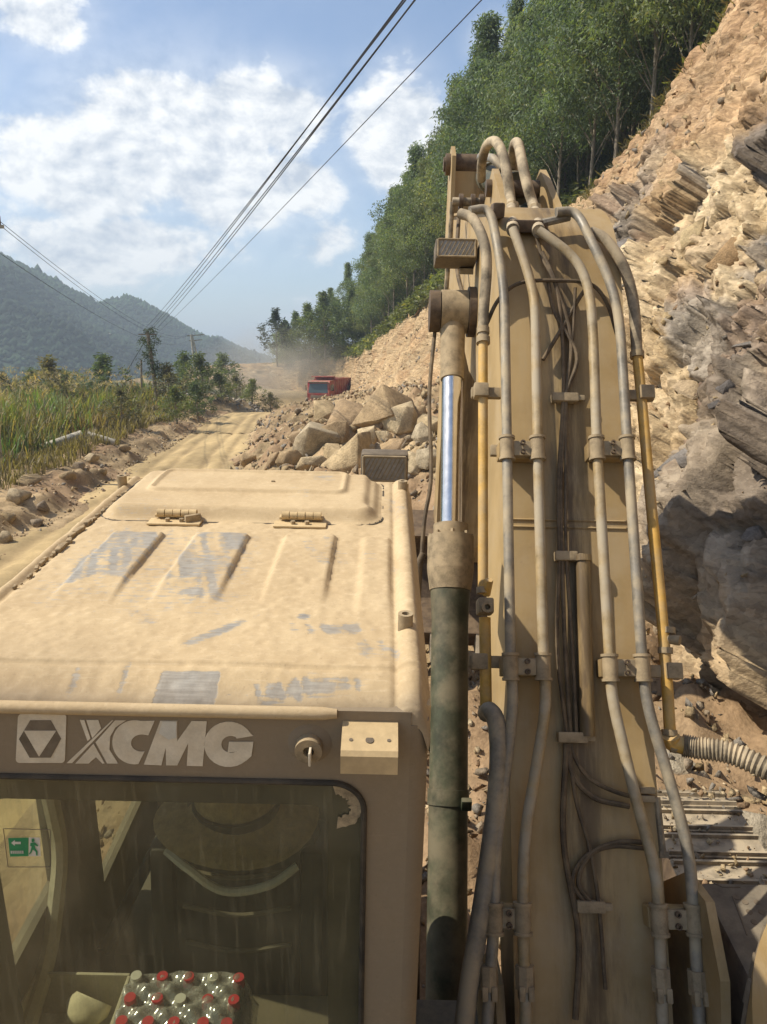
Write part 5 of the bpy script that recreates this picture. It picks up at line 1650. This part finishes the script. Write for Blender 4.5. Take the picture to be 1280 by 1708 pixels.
for x_, y_, z_, s, sd in ((2.35, 4.6, .95, .55, 1), (2.75, 4.2, 1.0, .55, 2), (2.2, 5.6, .95, .45, 3), (2.6, 3.5, .8, .4, 4), (2.05, 6.3, 1.0, .4, 5)):
    rb_ = np.random.default_rng(400 + sd); V, F = hull(18, rb_, s, s * .9, s * .6, .04 * s, .5)
    o = link('boulder', npmesh('boulder', V, F, False, None, np.tile(np.array((.42, .36, .27)) * (1 - .1 * (sd % 3)), (len(V), 1))), M['stone'])
    o.location = (x_, y_, z_); tag(o, 'pale lump of rock and soil against the right track', 'boulder', 'rocks beside the right track')


# ------------------------------------------------------------------ foliage
def leaves(cent, rad, per, size, base, droop=.6, seed=0, asp=.28, vary=.35):
    """clumps of separate leaves round the given centres"""
    r_ = np.random.default_rng(seed); n = len(cent) * per
    c = np.repeat(cent, per, axis=0); rd = np.repeat(np.asarray(rad) * np.ones(len(cent)), per)
    d = r_.normal(size=(n, 3)); d /= np.linalg.norm(d, axis=1)[:, None]
    p = c + d * (rd * r_.random(n) ** .45)[:, None] * np.array((1, 1, .8))
    ax_ = r_.normal(size=(n, 3)) * np.array((1, 1, .5)); ax_[:, 2] -= droop * 1.6; ax_ /= np.linalg.norm(ax_, axis=1)[:, None]
    w = np.cross(ax_, r_.normal(size=(n, 3))); w /= np.linalg.norm(w, axis=1)[:, None]
    L = size * r_.uniform(.6, 1.3, n)[:, None]
    V = np.stack([p, p + ax_ * L * .45 + w * L * asp * .5, p + ax_ * L, p + ax_ * L * .45 - w * L * asp * .5], 1).reshape(-1, 3)
    F = np.arange(n * 4).reshape(-1, 4)
    ct = np.repeat(r_.uniform(1 - vary, 1 + vary, len(cent)), per) * r_.uniform(.75, 1.25, n)
    tn = np.array(base)[None] * ct[:, None]
    yl = (r_.random(n) < .06)[:, None]
    tn = np.where(yl, tn * np.array((1.9, 1.5, .9)), tn)
    return V, F, np.repeat(tn, 4, axis=0)


def tree_proto(seed, h, rad, base, droop=.7, lf=.26, n_cl=90, per=75, start=.32):
    r_ = random.Random(seed); rn = np.random.default_rng(seed)
    t = MB(); lean = [r_.uniform(-.25, .25), r_.uniform(-.25, .25)]
    tp = [(lean[0] * (k / 8) ** 2 + .05 * math.sin(k * 1.7 + seed), lean[1] * (k / 8) ** 2, h * .97 * k / 8) for k in range(9)]
    t.tube(tp, .1, 7, True, lambda q: .085 * (1 - q * .88))
    cents, rads = [], []
    for k in range(n_cl):
        f = start + (1 - start) * ((k + rn.random()) / n_cl)
        env = rad * (math.sin(min(1, (f - start) / (1 - start) * 1.15 + .12) * math.pi) ** .6 + .12) * (1.15 - .5 * f)
        a_ = k * 2.4 + rn.uniform(-.6, .6); rr_ = env * (rn.random() ** .5)
        p0 = Vector((lean[0] * f * f, lean[1] * f * f, h * f * .98)); p1 = p0 + Vector((math.cos(a_) * rr_, math.sin(a_) * rr_, .12 * h * (1 - f) + rr_ * .25))
        cents.append(p1); rads.append(rn.uniform(.28, .62) * (rad / 1.6) * (1.1 - .4 * f))
        if k % 3 == 0: t.tube([p0 - Vector((0, 0, rr_ * .4)), (p0 + p1) / 2 - Vector((0, 0, .05)), p1], .02, 4, False, lambda q: .022 * (1 - .7 * q))
    V, F, C = leaves(np.array([c[:] for c in cents]), np.array(rads), per, lf, base, droop, seed)
    me = npmesh('crown', V, F, False, None, C); me.materials.append(M['leaf'])
    tr = t.build('trunk', M['bark'])
    tm = tr.data; bpy.data.objects.remove(tr)
    return tm, me


def plant_tree(proto, name, loc, s, rz, label, cat, group=None, sxy=None):
    o = empty(name, loc, label, cat, group); o.rotation_euler = (0, 0, rz); o.scale = (sxy or s, sxy or s, s)
    link('trunk', proto[0], None, o); link('crown', proto[1], None, o)
    return o


EU = [tree_proto(500 + k, 11.5 + .8 * k, 2.25 + .15 * (k % 3), [(.160, .205, .112), (.178, .215, .112), (.146, .196, .118), (.196, .215, .104), (.164, .210, .128)][k], .7, .21, 120, 165, .20) for k in range(5)]
rt = np.random.default_rng(77)
EUL = ['short mid-green eucalyptus', 'light green eucalyptus', 'blue-green eucalyptus', 'yellowish green eucalyptus', 'tallest grey-green eucalyptus']
placed = []
def try_tree(y, u, mind):
    p = hill_point(np.array([y]), np.array([u]))[0]
    if any((p[0] - q[0]) ** 2 + (p[1] - q[1]) ** 2 < mind ** 2 for q in placed): return None
    placed.append(p); return p


for k in range(1500):
    y = float(rt.uniform(15, 104)); u = float(1.6 + 24 * rt.random() ** 1.6)
    if y > 52: u = float(1.2 + 20 * rt.random() ** 1.3)
    p = try_tree(y, u, 1.9 if u < 10 else 2.8)
    if p is None or len(placed) > 250: continue
    hs = float(np.interp(y, [15, 50, 85, 97, 104], [.98, 1.0, 1.0, .80, .5]) * rt.uniform(.86, 1.10))
    ki = int(rt.integers(0, 5))
    plant_tree(EU[ki], 'eucalyptus_tree', (p[0], p[1], p[2] - .15), hs, float(rt.uniform(0, 6.28)), EUL[ki] + (' rooted along the crest of the cut' if u < 5 else ' standing deeper in the plantation'), 'tree', 'eucalyptus trees above the cut', hs * float(rt.uniform(.95, 1.25)))
# broad trees at the far foot of the slope
BR = [tree_proto(600 + k, 6.5, 2.2, [(.135, .175, .088), (.150, .185, .090)][k], .2, .30, 80, 80, .05) for k in range(2)]
for px, y, u, s in ((474, 106, .8, .8), (500, 103, 2.2, .95), (520, 99, 1.6, 1.05), (545, 97, 2.4, 1.2), (590, 96, 4.0, 1.2), (560, 106, 6, 1.2), (480, 112, 3, .9)):
    p = hill_point(np.array([float(y)]), np.array([float(u)]))[0]; p = np.array((((px - 640) / FPX) * y, y, p[2]))
    plant_tree(BR[int(px) % 2], 'broadleaf_tree', tuple(p - np.array((0, 0, .2))), s, px * .37, 'green spreading tree at the hazy far end of the slope', 'tree', 'spreading trees at the far slope end')
# layered pine standing out against the sky
pr_ = tree_proto(650, 7.2, 2.3, (.034, .052, .034), .05, .40, 46, 46, .2)
plant_tree(pr_, 'pine_tree', ((466 - 640) / FPX * 100, 100, 3.3), 1.0, 1.0, 'dark pine with layered branches against the sky above the dust', 'tree')

# scrub that covers the hillside and the crest of the cut
n = 2600; y = rt.uniform(14, 118, n); u = 1.0 + 13 * rt.random(n) ** 1.5
p = hill_point(y, u); p[:, 2] += .35
V, F, C = leaves(p, rt.uniform(.45, 1.0, n), 34, .30, (.135, .150, .055), .1, 5, .35, .4)
n2_ = 1900; y2 = rt.uniform(42, 116, n2_); u2 = .3 + 7.5 * rt.random(n2_) ** 1.2
q = hill_point(y2, u2); q[:, 2] += .7
V2, F2, C2 = leaves(q, rt.uniform(.7, 1.5, n2_), 58, .42, (.128, .152, .056), .1, 15, .34, .45)
V, F, C = np.concatenate([V, V2]), np.concatenate([F, F2 + len(V)]), np.concatenate([C, C2])
tag(link('hillside_scrub', npmesh('hillside_scrub', V, F, False, None, C), M['leaf']), 'dense green scrub covering the hillside above the cut', kind='stuff')
n = 900; y = rt.uniform(14, 60, n); u = rt.uniform(.1, 2.2, n); p = hill_point(y, u); p[:, 2] += .2
V, F, C = leaves(p, rt.uniform(.2, .5, n), 22, .34, (.17, .135, .062), -.5, 6, .12, .4)
tag(link('crest_brush', npmesh('crest_brush', V, F, False, None, C), M['leaf']), 'dry brownish brush along the crest of the cut', kind='stuff')

# forest on the mountain: far crowns, one mass
n = 85000
x_ = rt.uniform(-740, 20, n * 2); y_ = rt.uniform(180, 1150, n * 2)
row = np.round(y_ / 4.0) * 4.0; y_ = np.where(rt.random(n * 2) < .5, row + rt.normal(size=n * 2) * .4, y_)
z_ = mountain_z(x_, y_); kp = (z_ > -30) & (x_ / y_ > -.62) & (x_ / y_ < -.08)
x_, y_, z_ = x_[kp][:n], y_[kp][:n], z_[kp][:n]; n = len(x_)
k5 = np.arange(5) * math.pi * .4
cv = np.concatenate([np.stack([.5 * np.cos(k5), .5 * np.sin(k5), np.full(5, .35)], 1), [[0, 0, 1.0], [0, 0, -.1]]])
cf = np.array([(i, (i + 1) % 5, 5) for i in range(5)] + [((i + 1) % 5, i, 6) for i in range(5)])
sc_ = rt.uniform(2.2, 4.0, n); sc_ *= np.where(rt.random(n) < .02, 1.5, 1)
W = cv[None] * np.stack([sc_ * 1.15, sc_ * 1.15, sc_ * .9], 1)[:, None, :] * (1 + .22 * rt.normal(size=(n, 7, 1))) + np.stack([x_, y_, z_ - .6], 1)[:, None, :]
pn = .5 + .5 * fbm(np.stack([x_, y_, 0 * x_], 1), .012, 3, 9)
tn = np.array((.028, .056, .026))[None] * (rt.uniform(.65, 1.35, n) * (.55 + .9 * pn))[:, None]
me = npmesh('mountain_forest', W.reshape(-1, 3), (cf[None] + (np.arange(n) * 7)[:, None, None]).reshape(-1, 3), True, None, np.repeat(tn, 7, axis=0))
tag(link('mountain_forest', me, M['mountain']), 'far forest covering the mountain across the valley', kind='stuff')

# ---- tall grass on the left
def blades(x, y, h, base, seed, w=.028, dry=.25, mul=None):
    r_ = np.random.default_rng(seed); n = len(x); z0 = ground_z(x, y, False) - .05
    a_ = r_.uniform(0, 2 * math.pi, n); b_ = r_.uniform(.2, 1.15, n)
    dx, dy = np.cos(a_) * b_ * h * .5, np.sin(a_) * b_ * h * .5
    wx, wy = -np.sin(a_) * w, np.cos(a_) * w
    rows = []
    for f, ww in ((0, .7), (.45, 1), (.8, .7), (1, .05)):
        cx_, cy_ = x + dx * f ** 2.2, y + dy * f ** 2.2; cz_ = z0 + h * (f - .22 * b_ * f ** 3)
        k = ww * np.clip(y / 26, .8, 2.2)
        rows += [np.stack([cx_ - wx * k, cy_ - wy * k, cz_], 1), np.stack([cx_ + wx * k, cy_ + wy * k, cz_], 1)]
    V = np.stack(rows, 1).reshape(-1, 3); i = (np.arange(n) * 8)[:, None]
    F = np.concatenate([i + np.array([[0, 1, 3, 2]]), i + np.array([[2, 3, 5, 4]]), i + np.array([[4, 5, 7, 6]])])
    tn = np.array(base)[None] * r_.uniform(.65, 1.35, (n, 1))
    if mul is not None: tn = tn * mul
    dr_ = (r_.random(n) < dry)[:, None]
    tn = np.where(dr_, np.array((.30, .235, .115)) * r_.uniform(.6, 1.1, (n, 1)), tn)
    return V, F, np.repeat(tn, 8, axis=0)


n = 66000; nc = 760
cl_y = rt.uniform(17, 64, nc); cl_d = 3.6 + 16 * rt.random(nc) ** 1.2
ci = rt.integers(0, nc, n); y_ = cl_y[ci] + rt.normal(size=n) * .45; x_ = xl(cl_y[ci]) - cl_d[ci] + rt.normal(size=n) * .45
h_ = (.7 + 2.0 * rt.random(nc) ** 1.6)[ci] * rt.uniform(.6, 1.1, n) * np.clip((cl_d[ci] - 2.2) / 3.0, .4, 1.0)
fpa, fpb = ground_hit(30, 772, 15, 60), ground_hit(192, 745, 15, 60)
tt = np.clip(((x_ - fpa[0]) * (fpb[0] - fpa[0]) + (y_ - fpa[1]) * (fpb[1] - fpa[1])) / ((fpb[0] - fpa[0]) ** 2 + (fpb[1] - fpa[1]) ** 2), 0, 1)
sx_, sy_ = fpa[0] + tt * (fpb[0] - fpa[0]), fpa[1] + tt * (fpb[1] - fpa[1])
h_ = np.where(((x_ - sx_) ** 2 + (y_ - sy_) ** 2 < 3.2 ** 2) & (y_ < sy_ + .2), .18, h_)      # trampled where the pole lies
V, F, C = blades(x_, y_, h_, (.150, .185, .070), 3, .021, .24, (np.stack([rt.uniform(.7, 1.5, nc), rt.uniform(.65, 1.25, nc), rt.uniform(.7, 1.2, nc)], 1))[ci])
tag(link('tall_grass', npmesh('tall_grass', V, F, False, None, C), M['leaf']), 'tall green cane grass along the left of the road', kind='stuff')
n = 9000; y_ = rt.uniform(15, 62, n); x_ = xl(y_) - 1.6 - 3.2 * rt.random(n)
V, F, C = blades(x_, y_, rt.uniform(.25, .8, n), (.13, .105, .055), 4, .02, .7)
tag(link('dry_weeds', npmesh('dry_weeds', V, F, False, None, C), M['leaf']), 'dry reddish weeds at the foot of the grass', kind='stuff')
n = 700; y_ = rt.uniform(20, 62, n); x_ = xl(y_) - 4 - 14 * rt.random(n); z_ = ground_z(x_, y_, False) + rt.uniform(2.0, 3.2, n)
V, F, C = leaves(np.stack([x_, y_, z_], 1), .12, 10, .22, (.36, .30, .22), -.8, 8, .12, .3)
tag(link('grass_plumes', npmesh('grass_plumes', V, F, False, None, C), M['leaf']), 'pale seed plumes above the tall grass', kind='stuff')
# shrubs
SH = [tree_proto(700 + k, 2.6, 1.35, [(.130, .160, .072), (.175, .160, .086), (.118, .152, .072)][k], .1, .20, 44, 55, .05) for k in range(3)]
for px, py, y, s, lab in ((300, 690, 46, .9, 0), (335, 680, 52, 1.0, 2), (375, 662, 66, 1.0, 0), (425, 660, 70, .9, 2), (290, 640, 58, 1.3, 1), (345, 650, 66, 1.5, 2), (210, 680, 40, .8, 1), (400, 655, 76, 1.1, 1), (180, 640, 60, 1.6, 2), (100, 645, 56, 1.6, 1), (455, 668, 70, .8, 1), (320, 625, 80, 1.8, 0), (375, 625, 92, 1.8, 2), (20, 640, 58, 1.2, 1), (70, 640, 66, 1.3, 0), (150, 640, 50, .8, 1), (120, 640, 72, 1.2, 2)):
    x = (px - 640) / FPX * y / .99
    plant_tree(SH[lab], 'shrub', (x, y, float(ground_z(np.array([x]), np.array([float(y)]), False)[0]) - .1), s, px * .1, ['green leafy shrub among the roadside grass', 'brownish green shrub among the roadside grass', 'fresh green bushy shrub among the roadside grass'][lab], 'shrub', 'shrubs left of the road')

# ------------------------------------------------------------------ poles and wires
def world_ray(px, py, y): r_ = ray(px, py); r_ = r_ * (y / r_[1]); return Vector((r_[0], y, r_[2] + CAM_H))


top = world_ray(246, 552, 58); foot = world_ray(266, 690, 58)
foot.z = float(ground_z(np.array([foot.x]), np.array([foot.y]), False)[0])
po = empty('utility_pole', foot, 'leaning utility pole wrapped in climbing vines beside the tall grass', 'pole')
m = MB(); m.tube([foot - Vector((0, 0, .3)), top], .14, 12, True, lambda t: .16 - .05 * t); local(m.build('pole_shaft', M['bark'], po), foot)
m = MB(); m.box(top + Vector((0, 0, -.25)), (1.3, .1, .1)); local(m.build('cross_arm', M['bark'], po), foot)
d_ = top - foot
cen = np.array([(foot + d_ * f)[:] for f in rt.uniform(.45, 1.02, 46)]) + rt.normal(size=(46, 3)) * np.array((.32, .3, .15))
V, F, C = leaves(cen - np.array(foot), rt.uniform(.2, .5, 46), 40, .2, (.06, .08, .035), .4, 31)
link('vine', npmesh('vine', V, F, False, None, C), M['leaf'], po)
m = MB(); m.tube([top - Vector((0, 0, .4)), world_ray(200, 640, 62)], .02, 6); local(m.build('guy_wire', M['wire'], po), foot)
m = MB(); m.tube([world_ray(236, 600, 58.2), world_ray(237, 690, 58.2)], .07, 8); local(m.build('prop_post', M['bark'], po), foot)

t2 = world_ray(319, 558, 112); f2 = world_ray(328, 640, 112); f2.z = min(f2.z, 1.0)
p2 = empty('utility_pole', f2, 'pale twin-legged utility pole with cross arm near the far shrubs', 'pole')
for dx, dtop in ((0, 0), (1.1, .1)):
    m = MB(); m.tube([f2 + Vector((dx, 0, -.5)), t2 + Vector((dtop, 0, 0))], .14, 8); local(m.build('pole_leg', M['concrete'], p2), f2)
for dz, w_ in ((-.1, 2.4), (-.8, 1.9)):
    m = MB(); m.box(t2 + Vector((.6, 0, dz)), (w_, .12, .12), Matrix.Rotation(-.08, 3, 'Y')); local(m.build('cross_arm', M['bark'], p2), f2)

def wire(a, b, sag, label, group, r=.0095):
    a, b = Vector(a), Vector(b); n = 40
    pts = [a.lerp(b, k / n) - Vector((0, 0, sag * 4 * (k / n) * (1 - k / n))) for k in range(n + 1)]
    m = MB(); m.tube([p - pts[0] for p in pts], r, 6)
    o = m.build('power_line', M['wire']); o.location = pts[0]
    return tag(o, label, 'power line', group)


near = world_ray(625, 0, 10.5)
for k, (dx, dz, sx) in enumerate(((-.05, .0, -.35), (.0, .12, -.1), (.14, .0, .18), (.05, -.14, .40))):
    a_ = top + Vector((sx, 0, -.12 if k % 2 else 0)); dirn = (near + Vector((dx * .6, 0, dz * .5)) - a_)
    wire(a_, a_ + dirn * 1.7, .5, 'black power line of the bundle from the vine-covered pole', 'power line bundle')
a_ = top + Vector((.6, 0, -.25)); wire(a_, a_ + (world_ray(756, 0, 10.5) - a_) * 1.7, .35, 'single thin power line running apart from the bundle', None, .007)
# pole just left of the view, its lines run to the far pole
pl_top = world_ray(-34, 366, 26); pl_foot = Vector((pl_top.x, pl_top.y, float(ground_z(np.array([pl_top.x]), np.array([pl_top.y]), False)[0])))
p3 = empty('utility_pole', pl_foot, 'grey utility pole with insulator at the left edge of the grass', 'pole')
m = MB(); m.tube([pl_foot - Vector((.15, 0, .3)), pl_top + Vector((-.15, 0, .2))], .13, 12, True, lambda t: .15 - .05 * t); local(m.build('pole_shaft', M['concrete'], p3), pl_foot)
m = MB(); m.box(pl_top + Vector((.25, 0, -.22)), (1.0, .1, .1)); local(m.build('cross_arm', M['concrete'], p3), pl_foot)
m = MB(); m.cyl(pl_top + Vector((.58, 0, -.20)), pl_top + Vector((.58, 0, .10)), .09, 12); local(m.build('insulator', M['badgedark'], p3), pl_foot)
for k, (dz, ez, sg) in enumerate(((.0, -.1, 1.4), (-.12, -.15, 1.6), (-1.05, -.8, 1.5))):
    wire(pl_top + Vector((.58, 0, dz)), t2 + Vector((-.4, 0, ez)), sg, ['upper power line between the edge pole and the far twin-legged pole', 'second power line just under the upper one to the far pole', 'lowest slack power line from the edge pole to the far pole'][k], None, .010)

# fallen concrete pole, broken in two
a_, b_ = ground_hit(45, 768, 15, 60), ground_hit(138, 740, 15, 60)
a_, b_ = Vector(a_) + Vector((0, 0, .30)), Vector(b_) + Vector((0, 0, .38))
fp = empty('fallen_pole', a_, 'broken pale concrete pole lying at the foot of the grass', 'fallen pole')
m = MB(); m.tube([a_ - (b_ - a_) * .12, b_], .15, 16, True, lambda t: .17 + .03 * t); local(m.build('pole_shaft', M['concrete'], fp), a_)
c_ = Vector(ground_hit(192, 745, 15, 60)) + Vector((0, 0, .18)); st_ = b_ + Vector((.15, .25, -.02))
f3 = empty('fallen_pole', st_, 'shorter weathered pole piece lying beyond the broken pole end', 'fallen pole')
m = MB(); m.tube([st_, c_], .15, 14); local(m.build('pole_shaft', M['concrete'], f3), st_)

# ------------------------------------------------------------------ dump truck
TP = Vector(((537 - 640) / FPX * 84, 84, -.95)); tk = empty('dump_truck', TP, 'red dump truck coming up the dusty road past the rubble', 'truck'); tk.rotation_euler = (0, 0, R(-15))
def tp(name, mb, mt, parent=tk, smooth=True): return mb.build(name, mt, parent, smooth)     # local: front towards -y
m = MB(); m.prism([(-.85, .75), (-.95, 1.6), (-.78, 2.75), (-.55, 2.95), (1.0, 2.98), (1.05, .75)], -1.24, 1.24, 'x'); cabt = tp('truck_cab', m, M['red'], smooth=False)
m = MB(); m.add([(-1.08, -.955, 1.68), (1.08, -.955, 1.68), (1.0, -.795, 2.66), (-1.0, -.795, 2.66)], [(0, 1, 2, 3)]); tp('windscreen', m, M['truckglass'], cabt, False)
m = MB(); m.box((0, -.93, 2.80), (2.3, .3, .08), Matrix.Rotation(R(-12), 3, 'X'), ch=.02); tp('sun_visor', m, M['badgedark'], cabt)
m = MB(); m.box((0, -.97, 1.25), (1.7, .05, .34), ch=.02); tp('grille', m, M['badgedark'], cabt)
m = MB(); m.box((0, -.98, .70), (2.46, .26, .42), ch=.05); bmp = tp('bumper', m, M['red'])
for s in (-1, 1):
    m = MB(); m.box((s * .95, -1.115, .74), (.38, .03, .20), ch=.01); tp('headlight', m, M['white'], bmp)
    m = MB(); m.box((s * 1.42, -.80, 2.2), (.10, .14, .62), ch=.03); tp('mirror', m, M['badgedark'], cabt)
    m = MB(); m.box((s * 1.246, .25, 2.2), (.012, .9, .7), ch=.004); tp('side_window', m, M['truckglass'], cabt)
m = MB(); m.box((0, 3.4, .95), (.9, 8.2, .3)); tp('chassis', m, M['badgedark'])
m = MB(); m.box((0, 4.2, 1.45), (2.3, 5.8, .14)); bd = tp('dump_body', m, M['red'])
for n_, c, s in (('body_side', (-1.2, 4.2, 2.3), (.1, 5.9, 1.7)), ('body_side', (1.2, 4.2, 2.3), (.1, 5.9, 1.7)), ('body_front', (0, 1.3, 2.42), (2.3, .1, 2.0)), ('body_tail', (0, 7.1, 2.3), (2.3, .1, 1.7)), ('body_canopy', (0, .85, 3.35), (2.4, 1.0, .10))):
    m = MB(); m.box(c, s, ch=.02); tp(n_, m, M['red'], bd)
for s in (-1, 1):
    for y_ in np.linspace(1.7, 6.7, 7):
        m = MB(); m.box((s * 1.275, y_, 2.25), (.07, .12, 1.6)); tp('body_rib', m, M['red'], bd, False)
for y_ in (.05, 5.0, 6.35):
    for s in (-1, 1):
        m = MB(); m.cyl((s * .86, y_, .52), (s * 1.2, y_, .52), .52, 24); wh = tp('wheel', m, M['tyre'])
        m = MB(); m.cyl((s * 1.19, y_, .52), (s * 1.215, y_, .52), .27, 18); tp('rim', m, M['red'], wh)

# ------------------------------------------------------------------ air: dust behind the truck and the valley haze
def f_dust(t, out):
    o = coord(t); v = t.nodes.new('ShaderNodeVectorMath'); v.operation = 'LENGTH'; put(t, v.inputs[0], o)
    fall = (1.0 - X(t, v.outputs['Value'])).clamp()
    n_ = noise(t, o, 2.2, 4, .6)
    d_ = (fall.pow(1.3) * (n_.step(.32, .72) * 1.1 + .15)) * .26
    pv = t.nodes.new('ShaderNodeVolumePrincipled'); pv.inputs['Color'].default_value = (.93, .86, .72, 1); put(t, pv.inputs['Density'], d_); pv.inputs['Anisotropy'].default_value = .2
    t.links.new(pv.outputs[0], out.inputs['Volume'])


def ball(name, loc, rad, mt):
    bm = bmesh.new(); bmesh.ops.create_icosphere(bm, subdivisions=3, radius=1.0); me = bpy.data.meshes.new(name); bm.to_mesh(me); bm.free()
    o = link(name, me, mt); o.location = loc; o.scale = rad; return o


DU = mat('road_dust', f_dust)
tag(ball('dust_cloud', (-12.0, 97, 2.6), (13, 9, 6.5), DU), 'pale dust cloud hanging behind the dump truck', kind='stuff')

HZ = mat('valley_haze', lambda t, out: None)
t = HZ.node_tree; pv = t.nodes.new('ShaderNodeVolumePrincipled'); pv.inputs['Color'].default_value = (.72, .85, .98, 1); pv.inputs['Density'].default_value = .0008; pv.inputs['Anisotropy'].default_value = .1
t.links.new(pv.outputs[0], [n_ for n_ in t.nodes if n_.type == 'OUTPUT_MATERIAL'][0].inputs['Volume'])
m = MB(); m.box((-500, 1850, 40), (4400, 4700, 174)); hzo = m.build('haze', HZ, None, False)
tag(hzo, 'thin blue haze filling the valley air', kind='stuff')
